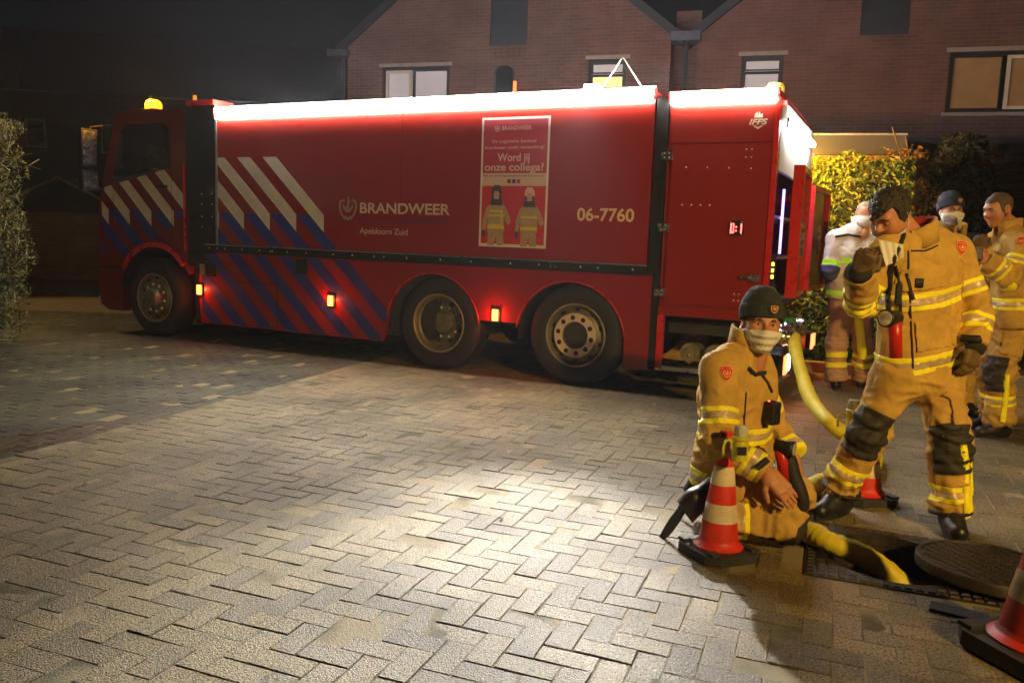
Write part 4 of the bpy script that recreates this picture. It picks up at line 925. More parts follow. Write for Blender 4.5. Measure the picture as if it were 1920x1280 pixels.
# conifer hedge right of the truck's tail
hr = thing('conifer_hedge', 'tall conifer hedge with lamp lit yellow top behind the truck tail', 'hedge', V(3.95, 10.1, 0), HA)
box('core', -1.15, .62, -.15, .8, .1, 2.15, mat('hedge_core_dark', (.014, .022, .008), .9, var=.4), hr, .2)
P, N_ = hedge_pts(rs, 30000, -1.4, .70, -.45, 1.0, .35, 2.42, .09, .15)
leaves('foliage', P, N_, .027, [leaf_mat('conifer_green', (.12, .19, .035)), leaf_mat('conifer_yellow_green', (.24, .27, .035)), leaf_mat('conifer_dark', (.06, .11, .025))], hr, 2.4, 12, 3)
i = rs.choice(len(P), 1200); twigs('twigs', P[i], N_[i], .16, .004, mat('conifer_twig', (.20, .15, .05), .7, var=.2), hr, 5)
# copper climber beside it
cl = thing('copper_climber', 'thin climbing shrub with copper leaves at the end of the conifer hedge', 'shrub', V(4.62, 9.85, 0))
q = rs.random(3200); P = np.stack([rs.normal(0, .10, 3200) + .06 * np.sin(q * 19), rs.normal(0, .10, 3200), .2 + q * 2.35], 1); N_ = np.zeros_like(P); N_[:, 1] = -.6; P += np.stack([vn(P, 4, 9) * .14, vn(P, 4, 8) * .14, vn(P, 4, 7) * .1], 1)
leaves('foliage', P, N_, .034, [leaf_mat('copper_leaf', (.22, .12, .02)), leaf_mat('rust_leaf', (.26, .10, .02)), leaf_mat('olive_leaf', (.08, .075, .02))], cl, 1.8, 13, 3)
for k in range(4): tube('stem', smooth_path([(rs.normal(0, .04), 0, 0), (rs.normal(0, .08), rs.normal(0, .05), .9), (rs.normal(0, .1), rs.normal(0, .06), 1.8), (rs.normal(0, .15), 0, 2.5 + .1 * k)], 4), .009, mat('bark', (.09, .06, .03), .8), cl, 6)
# dark bush built in place of the shrub-shaped shadow on the wall
db = thing('shadow_bush', 'tall dark conical bush added for the shrub shadow on the wall', 'bush', V(5.75, 10.9, 0))
q = rs.random(9000) ** .7; a = rs.random(9000) * 6.283; rad = (1.15 * (1 - q * .80)) * np.sqrt(rs.random(9000)); P = np.stack([rad * np.cos(a), rad * np.sin(a), .1 + q * 2.75], 1); N_ = np.stack([np.cos(a), np.sin(a), .3 + 0 * a], 1)
leaves('crown', P, N_, .06, [leaf_mat('shadow_dark_leaf', (.018, .022, .010))], db, 2.2, 14, 1); tube('trunk', [(0, 0, 0), (0, 0, 1.2), (.03, 0, 2.6)], [.06, .04, .012], mat('bush_bark', (.05, .04, .03), .9), db, 8)
# low ivy under the hedge, wire edging
iv = thing('ivy', 'low green ivy climbing a wire edging under the conifer hedge', 'ivy', V(3.6, 9.35, 0), HA)
P = rs.random((3600, 3)) * [2.1, .35, .62] - [.9, .2, 0]; P[:, 2] *= .4 + .6 * rs.random(3600); N_ = np.zeros_like(P); N_[:, 1] = -1
leaves('foliage', P, N_, .040, [leaf_mat('ivy_leaf', (.04, .14, .035)), leaf_mat('ivy_dark', (.02, .06, .018))], iv, 1.3, 15, 2)
for k in range(14): tube('wire_hoop', smooth_path([(-.9 + k * .15, -.22, 0), (-.9 + k * .15, -.22, .35), (-.81 + k * .15, -.22, .44), (-.72 + k * .15, -.22, .35), (-.72 + k * .15, -.22, 0)], 4), .004, m_gutter, iv, 5)
kb = thing('kerb', 'low concrete kerb along the planting bed behind the firemen', None); del kb['label']; tag(kb, kind='structure'); kb.location = V(2.6, 9.28, 0); kb.rotation_euler = (0, 0, HA)
m_kerb = mat('kerb_concrete', (.26, .22, .17), .8, var=.2, vscale=9, bump=.003, bscale=90)
for k in range(7): box('kerb_stone', k * 1.0 + .004, k * 1.0 + .996, -.06, .06, -.05, .115, m_kerb, kb, .012)
bed = box('planting_bed', -.0, 7, .0601, 4.2, -.05, .04, mat('bed_soil', (.04, .03, .02), .95, var=.4, bump=.02, bscale=20)); bed.location = kb.location; bed.rotation_euler = (0, 0, HA); tag(bed, kind='structure')
# ------------------------------------------------------------------ far left: garden wall, shed, dark house
gw = thing('garden_wall', 'old brick garden wall beyond the truck cab', 'wall', V(-10.6, 19.3, 0), R(4))
box('courses', -3.4, 5.5, 0, .22, 0, 1.50, m_brickd, gw); box('coping', -3.4, 5.5, -.04, .26, 1.502, 1.56, mat('coping', (.12, .09, .05), .8, var=.2), gw, .01)
for x in (-1.15, 2.4): box('pier', x, x + .35, -.06, -.002, 0, 1.49, m_brickd, gw, .01)
sh = thing('garden_shed', 'dark garden shed with pale gable boards behind the garden wall', 'shed', V(-13.15, 24, 0), R(6))
box('wall', -1.5, 1.5, 0, 2.5, 0, 1.75, m_navyp, sh); m_barge = mat('barge_board', (.30, .24, .13), .7, var=.2)
for s in (-1, 1):
    prism('roof', [(s * 1.75, 1.72), (0, 2.56), (0, 2.64), (s * 1.75, 1.80)][::s], -.2, 2.7, m_tile, sh); prism('barge_board', [(s * 1.75, 1.70), (0, 2.54), (0, 2.63), (s * 1.75, 1.79)][::s], -.23, -.202, m_barge, sh)
prism('gable', [(-1.5, 1.751), (1.5, 1.751), (0, 2.50)], -.01, .05, m_navyp, sh)
fh = thing('far_house', 'unlit terraced house in the dark behind the shed', 'house', V(-16.5, 31, 0), R(8))
box('wall', -5, 9, 0, 8, 0, 6.1, mat('dark_render', (.035, .03, .025), .9, var=.2), fh); prism('roof', [(-.4, 6.0), (4, 9.0), (8.4, 6.0)], -5.4, 9.4, m_tile, fh, plane='yz')
for x, z in ((-1.6, 4.0), (1.0, 3.9), (-1.5, 1.2), (3.6, 4.0)):
    w = bpy.data.objects.new('window', None); COL.objects.link(w); w.parent = fh; w.location = (x, 0, z)
    for b in ((0, .06, 0, 1.05), (.62, .68, 0, 1.05), (.06, .62, 0, .06), (.06, .62, .99, 1.05)): box('frame', b[0], b[1], -.03, .01, b[2], b[3], mat('dim_frame', (.16, .15, .11), .6), w)
    box('pane', .06, .62, -.012, .0, .06, .99, m_glass, w)
# ------------------------------------------------------------------ assumed street lamps, added to light the scene (all stand outside the view)
def assumed_street_lamp(label, x, y, h, aim, energy, col, spot=150, blend=.6, arm=.9):
    L_ = thing('assumed_street_lamp', label, 'street lamp', V(x, y, 0), 0, 'unseen lamps assumed around the yard')
    d = V(aim[0] - x, aim[1] - y, 0).normalized()
    lathe('post', [(.085, 0), (.085, 1.1), (.055, 1.2), (.04, h)], m_gutter, L_, 16); tube('arm', smooth_path([(0, 0, h - .05), d * (arm * .4) + V(0, 0, h + .12), d * arm + V(0, 0, h + .13)], 5), .025, m_gutter, L_, 8)
    v, f = tube_geo([d * (arm - .1) + V(0, 0, h + .16), d * (arm + .4) + V(0, 0, h + .12)], [.09, .07], 10); mesh('lamp_head', v, f, m_blk, L_, True)
    mh = d * (arm + .18); o = mesh('lamp_glass', *tube_geo([mh + V(0, 0, h + .05), mh + V(0, 0, h + .01)], [.085, .06], 14), mat('sodium_glass', col, .4, var=0, emit=6, ecol=col), L_, True)
    ld = bpy.data.lights.new('lamp_light', 'SPOT'); ld.energy = energy; ld.color = col; ld.shadow_soft_size = .09; ld.spot_size = R(spot); ld.spot_blend = blend
    lo = bpy.data.objects.new('lamp_light', ld); COL.objects.link(lo); lo.parent = L_; lo.location = mh + V(0, 0, h - .04)
    t = V(*aim) - (V(x, y, 0) + lo.location); lo.rotation_euler = t.to_track_quat('-Z', 'Y').to_euler()
    return L_
WARM = (1.0, .56, .17)
assumed_street_lamp('assumed street lamp behind the photographer beside the yard', 4.2, -4.2, 4.2, (2.5, 4.7, .9), 3000, (1.0, .64, .20), 48, 1.0)  # unseen spotlight added for the warm light on the crew
assumed_street_lamp('assumed street lamp behind the photographer on the hedge side', -5.0, -4.0, 4.4, (-4.7, 9.8, 1.1), 800, (1.0, .78, .42), 42, 1.0)  # unseen fill light added for the hedge and the cab
assumed_street_lamp('assumed street lamp on the path behind the left hedge', -9.6, 13.4, 4.4, (-6.8, 12.2, 0), 420, (1.0, .60, .18), 84, .5)  # unseen lamp assumed for the warm patch on the far left ground
# assumed porch lamp under the canopy, unseen behind the truck
pl = thing('assumed_porch_lamp', 'assumed porch wall lamp under the canopy hidden behind the truck', 'lamp', pc.location + HD * -.18, HA)
box('housing', -.06, .06, -.02, .08, cz - .16, cz - .01, m_blk, pl, .01); lathe('glass', [(.045, cz - .28), (.05, cz - .17), (.001, cz - .165)], mat('porch_glass', (1, .6, .2), .4, var=0, emit=8, ecol=(1, .55, .12)), pl, 14)
pld = bpy.data.lights.new('lamp_light', 'POINT'); pld.energy = 130; pld.color = (1, .52, .08); pld.shadow_soft_size = .06
plo = bpy.data.objects.new('lamp_light', pld); COL.objects.link(plo); plo.parent = pl; plo.location = (0, -.28, cz - .22)
# ------------------------------------------------------------------ people
def cloth(name, c, rough=.85, weave=900):
    m = mat(name, c, rough, var=.20, vscale=9, bump=.008, bscale=13, spec=.25)
    for n in m.node_tree.nodes:
        if n.type == 'TEX_NOISE' and abs(n.inputs['Scale'].default_value - 13) < .01:
            n.noise_type = 'RIDGED_MULTIFRACTAL'; n.inputs['Detail'].default_value = 3; n.inputs['Distortion'].default_value = .6
    return m
m_tan = cloth('turnout_cloth', (.53, .325, .070)); m_tan2 = cloth('turnout_cloth_trousers', (.49, .30, .068))
m_offw = cloth('officer_white_cloth', (.62, .56, .52)); m_lightt = cloth('officer_trouser_cloth', (.48, .30, .17))
m_yel = mat('fluorescent_yellow_tape', (.95, .82, .015), .6, var=.06, emit=.03, ecol=(.9, .75, .01)); m_lime = mat('fluorescent_lime_tape', (.45, .85, .02), .6, var=.05, emit=.10, ecol=(.5, 1, .02))
m_sil = mat('silver_tape', (.60, .45, .26), .45, .2, var=.12, vscale=20)
m_skin = mat('skin', (.50, .215, .105), .5, var=.10, vscale=18, bump=.0006, bscale=220); m_skin2 = mat('skin_pale', (.56, .27, .15), .5, var=.10, vscale=18, bump=.0006, bscale=220)
for _m in (m_skin, m_skin2):
    _p = _m.node_tree.nodes['Principled BSDF']; _p.inputs['Subsurface Weight'].default_value = .12; _p.inputs['Subsurface Radius'].default_value = (.012, .004, .002)
m_mask = mat('paper_face_mask', (.72, .70, .64), .8, var=.05, bump=.002, bscale=30); m_maskw = mat('white_face_mask', (.80, .78, .74), .8, var=.05, bump=.002, bscale=30)
m_knit = mat('dark_knit_wool', (.028, .036, .036), .95, var=.2, vscale=30, bump=.004, bscale=330); m_knit2 = mat('navy_knit_wool', (.018, .026, .05), .95, var=.2, vscale=30, bump=.004, bscale=330)
m_hair = mat('dark_curly_hair', (.030, .022, .014), .6, var=.4, vscale=60, bump=.006, bscale=140); m_hairg = mat('short_brown_hair', (.10, .062, .034), .7, var=.3, vscale=60, bump=.003, bscale=320); m_hairs = mat('short_grey_hair', (.26, .18, .12), .7, var=.3, vscale=60, bump=.003, bscale=320)
m_glove = mat('leather_glove', (.12, .070, .022), .6, var=.35, vscale=22, bump=.003, bscale=90); m_boot = mat('black_leather_boot', (.014, .013, .014), .42, var=.3, vscale=16, bump=.0016, bscale=120)
m_pad = mat('black_knee_pad', (.026, .022, .014), .7, var=.3, vscale=20, bump=.002, bscale=120); m_strap = mat('black_webbing', (.016, .013, .010), .7, var=.3, vscale=30)
m_eyew = mat('eye_white', (.55, .50, .45), .25, var=0); m_iris = mat('eye_iris', (.03, .02, .012), .15, var=0); m_brow = mat('eyebrow_hair', (.045, .028, .016), .8, var=.3, vscale=80)
m_patch = mat('badge_red', (.55, .03, .02), .6, var=.1); m_patchl = mat('badge_thread', (.85, .42, .10), .6, var=.1)
m_torch = mat('torch_red', (.55, .02, .012), .35, var=.1); m_cuff = mat('dark_knit_cuff', (.02, .018, .016), .9, var=.2); m_lining = mat('red_collar_lining', (.34, .03, .02), .8, var=.1); m_lens = mat('torch_lens', (.8, .8, .78), .08, .6, var=0)

def basis(right, fwd, up, loc): 
    return Matrix(((right.x, fwd.x, up.x, loc.x), (right.y, fwd.y, up.y, loc.y), (right.z, fwd.z, up.z, loc.z), (0, 0, 0, 1)))
def look_basis(loc, face, roll_up=V(0, 0, 1)):
    f = Vector(face).normalized(); r = f.cross(roll_up).normalized(); return basis(r, f, r.cross(f), loc)
def xf(Vt, M):
    M = np.array(M); return Vt @ M[:3, :3].T + M[:3, 3]
HEAD = [ell((0, -.014, .030), (.077, .098, .088), .02), ell((0, .022, -.030), (.064, .076, .088), .05), cone((0, .035, -.082), (0, .066, -.098), .040, .026, .04),
        ell((.040, .052, -.034), (.030, .034, .034), .03), ell((-.040, .052, -.034), (.030, .034, .034), .03),
        cone((-.036, .080, .024), (.036, .080, .024), .013, .013, .02), cone((0, .086, .016), (0, .112, -.022), .008, .013, .012),
        cone((-.011, .100, -.027), (.011, .100, -.027), .0085, .0085, .008), ell((.033, .098, .003), (.019, .018, .012), .012, sub=True), ell((-.033, .098, .003), (.019, .018, .012), .012, sub=True),
        cone((-.046, .078, .0115), (-.020, .086, .0115), .0045, .0045, .006), cone((.046, .078, .0115), (.020, .086, .0115), .0045, .0045, .006),
        cone((-.044, .079, -.0065), (-.022, .085, -.0065), .004, .004, .006), cone((.044, .079, -.0065), (.022, .085, -.0065), .004, .004, .006),
        cone((-.020, .086, -.060), (.020, .086, -.060), .0065, .0065, .008), cone((-.016, .085, -.070), (.016, .085, -.070), .0075, .0075, .008),
        ell((.080, -.008, -.004), (.010, .026, .034), .010), ell((-.080, -.008, -.004), (.010, .026, .034), .010), ell((.090, -.002, .002), (.008, .014, .020), .006, sub=True), ell((-.090, -.002, .002), (.008, .014, .020), .006, sub=True)]
NECK = [cone((0, -.028, -.08), (0, -.050, -.20), .056, .062, .03)]
SMOOTHHEAD = [HEAD[0], HEAD[1], HEAD[2], HEAD[3], HEAD[4], cone((0, .084, .010), (0, .104, -.03), .014, .018, .03), cone((0, .085, -.065), (0, .085, -.065), .02, .02, .03)]
def shell(lo, hi, h, fn):
    G = grid(np.array(lo), np.array(hi), h); F = fn(G); return surface_nets(F, np.array(lo), h)
def head(person, M, skin, hair=None, hat=None, mask=None, brow=m_brow, maskdrop=0, glasses=False, h=.0042, eyes=True):
    Vt, Q, *_ = solve([dict(prims=HEAD + NECK)], h); Vt = relax(Vt, Q, 1)
    parts = [(xf(Vt, M), Q)]
    if eyes == 'closed':
        for s in (-1, 1):
            bm = bmesh.new(); bmesh.ops.create_uvsphere(bm, u_segments=14, v_segments=10, radius=.0150); bmesh.ops.transform(bm, matrix=M @ Matrix.Translation((s * .033, .0765, .0015)), verts=bm.verts); bmobj('eyelid', bm, skin, person, True)
            v, f = tube_geo([M @ V(s * .014, .094, .022), M @ V(s * .032, .0985, .0275), M @ V(s * .052, .084, .020)], [.006, .007, .003], 6); mesh('eyebrow', v, f, brow, person, True)
            v, f = tube_geo([M @ V(s * .020, .0905, -.005), M @ V(s * .033, .0915, -.0075), M @ V(s * .046, .085, -.005)], [.001, .0018, .001], 5); mesh('eyelash', v, f, brow, person, True)
    elif eyes:
        for s in (-1, 1):
            for nm, r, c, m in (('eye', .0128, (s * .033, .0755, .0035), m_eyew), ('iris', .0072, (s * .033 , .0825, .0035), m_iris)):
                bm = bmesh.new(); bmesh.ops.create_uvsphere(bm, u_segments=14, v_segments=10, radius=r); bmesh.ops.transform(bm, matrix=M @ Matrix.Translation(c), verts=bm.verts); bmobj(nm, bm, m, person, True)
            v, f = tube_geo([M @ V(s * .016, .094, .022), M @ V(s * .032, .0965, .0275), M @ V(s * .050, .084, .022)], [.0045, .0055, .002], 6); mesh('eyebrow', v, f, brow, person, True)
    if hair:
        kind, hm = hair
        def fn(G):
            d = gsd(SMOOTHHEAD[:3], G); x, y, z = G[..., 0], G[..., 1], G[..., 2]
            if kind == 'curly':
                P = G.reshape(-1, 3); n = (np.abs(vn(P, 95, 3)) * .010 + np.abs(vn(P, 48, 4)) * .012 - .008 + vn(P, 20, 6) * .006).reshape(d.shape); t = .014
                line = np.maximum(.052 + .10 * np.clip(y - .055, 0, 1) - .022 * np.cos(x * 42), -.5); side = -.012 - (y - .0) * .9
            else:
                P = G.reshape(-1, 3); n = (vn(P, 160, 3) * .0015).reshape(d.shape); t = .0040; line = .062 + .0 * y; side = -.030 - (y + .02) * .9
            bound = np.where(y > .045, line, np.where(np.abs(x) > .0, np.clip(side + 1.9 * np.clip(y - .015, 0, 1), -.085, .06), 0))
            return np.maximum(d - t - n, bound - z)
        v, q = shell((-.125, -.16, -.10), (.125, .145, .165), .0045, fn); npmesh('hair', xf(relax(v, q, 1), M), q, hm, person)
    if hat:
        def fn(G):
            d = gsd(SMOOTHHEAD[:2], G); x, y, z = G[..., 0], G[..., 1], G[..., 2]; top = ell((0, -.030, .078), (.082, .098, .085)); d = smin(d, psd(top, G), .04)
            low = .040 - .28 * (.09 - y) * .9; low = np.clip(low, -.055, .045)
            r = np.maximum(d - .011, low - z); cuff = np.maximum(d - .0165, np.maximum(low - .004 - z, z - (low + .062)))
            P = G.reshape(-1, 3); return smin(r, cuff, .004) - (vn(P, 22, 2) * .003).reshape(d.shape)
        v, q = shell((-.125, -.17, -.08), (.125, .14, .205), .0045, fn); hm = npmesh('beanie', xf(relax(v, q, 1), M), q, hat, person)
        mk = lambda pts: mesh('hat_emblem', [M @ V(-.020 + p[0] * .016, .1195 + .003 * (1 - abs(p[0])) - .10 * max(p[1] * .018, 0), .080 + p[1] * .018) for p in pts], [tuple(range(len(pts)))], mat('hat_thread', (.85, .36, .04), .6, var=.1), hm)
        emblem(0, 0, 1, None, 0, None, mk)
    if mask:
        mm, dz = mask
        def fn(G):
            d = gsd(SMOOTHHEAD, G); x, y, z = G[..., 0], G[..., 1], G[..., 2]
            pl = .0022 * np.sin((z + .02) * 190) * (np.abs(x) < .06)
            reg = np.maximum(np.maximum(z - (-.016 + dz + .03 * (y - .08) - .12 * np.abs(x)), (-.128 + dz * .3) - z), .012 + .0 * x - y)
            return np.maximum(np.abs(d - .0085 - pl) - .0024, reg)
        v, q = shell((-.11, -.01, -.15), (.11, .15, .03), .0036, fn); mo = npmesh('face_mask', xf(relax(v, q, 1), M), q, mm, person)
        for s in (-1, 1):
            for z0, z1 in ((-.03 + dz, .012), (-.09 + dz * .5, -.02)): tube('ear_loop', [M @ V(s * .064, .035, z0), M @ V(s * .082, .010, (z0 + z1) / 2), M @ V(s * .088, -.006, z1)], .0016, mm, mo, 5)
    if glasses:
        for s in (-1, 1): tube('spectacle_rim', [M @ V(s * .034 + .023 * math.cos(R(a)), .1035, .0 + .016 * math.sin(R(a))) for a in range(0, 361, 30)], .0018, m_blk, person, 5)
        tube('spectacle_bridge', [M @ V(-.012, .1045, .003), M @ V(.012, .1045, .003)], .0018, m_blk, person, 5)
    return parts
# hands: fingers as bent chains; frame: x across the palm to the thumb side, y along the fingers, z out of the back of the hand
def hand_prims(curl, spread=.0, thumb=.5, fat=1.0, s=1.0):
    P = [cone((-.026 * s, .0, 0), (-.030 * s, .085 * s, 0), .017 * fat, .0155 * fat, .02), cone((.0, .0, 0), (.0, .09 * s, 0), .018 * fat, .0165 * fat, .02), cone((.024 * s, .005, 0), (.028 * s, .085 * s, 0), .0175 * fat, .0155 * fat, .02), cone((0, -.05, 0), (0, .01, 0), .026 * fat, .027 * fat, .02)]
    for i, (x, ln) in enumerate(((.030, .072), (.010, .080), (-.011, .074), (-.031, .058))):
        a = Vector((x * s, .085 * s, 0)); ang = 0; sp = (x * 1000) * .01 * spread
        for k, fr in enumerate((.45, .31, .24)):
            ang -= curl[k] if isinstance(curl, (list, tuple)) else curl
            d = Vector((math.sin(sp) * math.cos(ang), math.cos(ang) * math.cos(sp), math.sin(ang))); b = a + d * ln * fr * s
            r0 = (.0095 - .0007 * k - (.0012 if i == 3 else 0)) * fat; P.append(cone(a, b, r0, r0 - .0006 * fat, .006)); a = b
    a = Vector((.030 * s, .015 * s, -.006)); d1 = Vector((.72, .62, -.35)).normalized(); d2 = Vector((.40 - thumb * .6, .86, -.45 - thumb * .3)).normalized()
    P += [cone(a, a + d1 * .038 * s, .014 * fat, .0115 * fat, .012), cone(a + d1 * .038 * s, a + d1 * .038 * s + d2 * .030 * s, .0112 * fat, .010 * fat, .006), cone(a + d1 * .038 * s + d2 * .030 * s, a + d1 * .038 * s + d2 * .054 * s, .0102 * fat, .0085 * fat, .006)]
    return P
def hand(M, curl, **k):
    Vt, Q, *_ = solve([dict(prims=hand_prims(curl, **k))], .0036, .006); return xf(relax(Vt, Q, 1), M), Q
def hand_frame(wr, along, back): 
    y = Vector(along).normalized(); z = Vector(back); z = (z - y * z.dot(y)).normalized(); x = y.cross(z); return basis(x, y, z, wr)
def boot(person, an, toe, up=None, h=.006, s=1.0):
    d = toe - an; fl = V(d.x, d.y, 0).normalized() if up is None else (d).normalized(); u = V(0, 0, 1) if up is None else Vector(up).normalized()
    base = an - u * (.085 * s) if up is not None else V(an.x, an.y, .0)
    side = fl.cross(u); B = lambda f_, s_, u_: base + fl * f_ + side * s_ + u * u_
    g = [cone(B(-.045, 0, .045), B(.06, 0, .05), .044, .046, .03), cone(B(.06, 0, .045), B(.165, 0, .042), .047, .043, .03), cone(B(.02, 0, .06), B(-.01, 0, .19), .05, .056, .03), cone(B(.10, 0, .06), B(.02, 0, .11), .04, .045, .03)]
    Vt, Q, *_ = solve([dict(prims=g, cuts=[(B(0, 0, .014), -u)])], h)
    o = npmesh('boot', Vt, Q, m_boot, person)
    ol = []
    for k in range(28):
        a = 2 * math.pi * k / 28; c, s_ = math.cos(a), math.sin(a); ol.append((.062 + c * .145, s_ * (.046 if c > -.2 else .040)))
    vs = [B(x, y, 0) for x, y in ol] + [B(x, y, .026) for x, y in ol]; n = len(ol); fs = [tuple(range(n))[::-1], tuple(range(n, 2 * n))] + [(i, (i+1) % n, n + (i+1) % n, n + i) for i in range(n)]
    mesh('sole', vs, fs, m_black, o)
    return o
class Garment:
    def __init__(s, person, name, groups, material, h, amp=.006, seed=1, joints=()):
        Vt, Q, s.g, s.c = solve(groups, h); Vt = relax(Vt, Q, 1); N = vnormals(Vt, Q); s.N0 = vnormals(relax(Vt, Q, 4), Q)
        w = np.ones(len(Vt)) * .55
        for j, r in joints: w += 1.3 * np.exp(-(np.linalg.norm(Vt - a3(j), axis=1) / r) ** 2)
        warp = Vt + np.stack([vn(Vt, 5, seed + 1), vn(Vt, 5, seed + 2), vn(Vt, 5, seed + 3)], 1) * .06
        fold = 1 - 2 * np.abs(vn(warp * [1.0, 1.0, 2.1], 8.5, seed)); fold2 = 1 - 2 * np.abs(vn(warp * [1.5, 1.5, 1.0], 15, seed + 9))
        cj = np.zeros(len(Vt))
        for j, r in joints: cj += np.exp(-(np.linalg.norm(Vt - a3(j), axis=1) / (r * 1.15)) ** 2)
        ring = np.sin(s.c * 2 * math.pi / .052 + vn(Vt, 6, seed + 5) * 5.0) * np.clip(cj, 0, 1) * (s.g > 0)
        Vt = Vt + N * ((fold * 1.25 + fold2 * .6) * amp * w + ring * .0042)[:, None]
        s.V, s.Q = Vt, Q; s.N = vnormals(Vt, Q); s.person = person; s.o = npmesh(name, Vt, Q, material, person)
        tr = np.concatenate([Q[:, [0, 1, 2]], Q[:, [0, 2, 3]]]); s.bvh = BVHTree.FromPolygons([Vector(v) for v in Vt], tr.tolist())
    def fld(s, gid, f=None):
        f = s.c if f is None else f; return np.where(np.isin(s.g, gid), f, np.nan)
    def tape(s, gid, c, f=None, w=.078, extra=(), mid=True, ym=None):
        F = s.fld(gid, f); h = w / 2; y = w * .30
        ym = ym or m_yel
        for a, b, m, nm in ((c - h, c - h + y, ym, 'reflective_stripe'), (c - h + y, c + h - y, m_sil if mid else ym, 'silver_stripe'), (c + h - y, c + h, ym, 'reflective_stripe')):
            band(nm, s.V, s.N, s.Q, [(F, a, b)] + list(extra), .0022, m, s.o)
    def patch(s, name, gid, c0, c1, dirv, cosmin, m, off=.005, centre=None):
        d = s.N0 @ a3(Vector(dirv).normalized()); band(name, s.V, s.N, s.Q, [(s.fld(gid), c0, c1), (d, cosmin, 2)], off, m, s.o)
    def hit(s, x, y):
        d = (FWD + RIGHT * ((x - 960) / F_PX) - UP * ((y - 640) / F_PX)).normalized(); p, n, i, t = s.bvh.ray_cast(CP, d)
        return (p, n) if p is not None else (None, None)
    def strip(s, name, pix, r, m, off=.004, flat=.4):
        # a strap or seam lying on the cloth along a line of points
        pts = []
        for i in range(len(pix) - 1):
            for k in range(8):
                a, b = pix[i], pix[i + 1]; p, n = s.hit(a[0] + (b[0] - a[0]) * k / 8, a[1] + (b[1] - a[1]) * k / 8)
                if p is not None: pts.append((p + n * off, n))
        p, n = s.hit(*pix[-1]);  pts += [(p + n * off, n)] if p is not None else []
        if len(pts) < 3: return None
        vs, fs = [], []; L = len(pts)
        for i, (p, n) in enumerate(pts):
            d = (pts[min(i+1, L-1)][0] - pts[max(i-1, 0)][0]).normalized(); w = d.cross(n).normalized(); t = r * flat
            vs += [p - w * r - n * t * 2, p - w * r + n * t, p + w * r + n * t, p + w * r - n * t * 2]
        for i in range(L - 1):
            for k in range(4): fs.append((4*i+k, 4*i+(k+1) % 4, 4*i+4+(k+1) % 4, 4*i+4+k))
        fs += [(0, 1, 2, 3), (4*L-1, 4*L-2, 4*L-3, 4*L-4)]
        return mesh(name, vs, fs, m, s.o, True)
    def shield(s, x, y, size, name='shoulder_badge'):
        # red embroidered shield lying on the sleeve
        p, n = s.hit(x, y)
        if p is None: return
        r = n.cross(V(0, 0, 1)).normalized() * -1; u = n.cross(r); u = u if u.z > 0 else -u; r = u.cross(n)
        out = [(-.5, .45), (-.25, .52), (0, .56), (.25, .52), (.5, .45), (.5, .1), (.42, -.2), (.22, -.48), (0, -.62), (-.22, -.48), (-.42, -.2), (-.5, .1)]
        def snap(a, b, o_):
            q = p + r * (a * size) + u * (b * size); hp, hn, _, _ = s.bvh.ray_cast(q + n * .05, -n); return (hp if hp is not None else q) + n * o_
        for sc, o_, m, nm in ((1.0, .0045, m_patchl, name), (.9, .0065, m_patch, 'badge_field')):
            ring = [snap(a * sc, b * sc, o_) for a, b in out]; half = [snap(a * sc * .5, b * sc * .5, o_ + .0005) for a, b in out]; c = snap(0, 0, o_ + .0005); n_ = len(out)
            low = [snap(a * sc, b * sc, -.003) for a, b in out]
            fs = [(2*n_, n_ + i, n_ + (i+1) % n_) for i in range(n_)] + [(i, (i+1) % n_, n_ + (i+1) % n_, n_ + i) for i in range(n_)] + [(i, 2*n_+1+i, 2*n_+1+(i+1) % n_, (i+1) % n_) for i in range(n_)]
            o = mesh(nm, ring + half + [c] + low, fs, m, s.o)
        emblem(0, 0, 1, None, 0, None, lambda pts: mesh('badge_flame', [snap(a * .30, b * .26 - .06, .0085) for a, b in pts], [tuple(range(len(pts)))], m_patchl, s.o))
        band_ = [(-.42, .36), (.42, .36), (.42, .30), (-.42, .30)]; mesh('badge_bar', [snap(a, b, .0085) for a, b in band_], [(0, 1, 2, 3)], m_patchl, s.o)
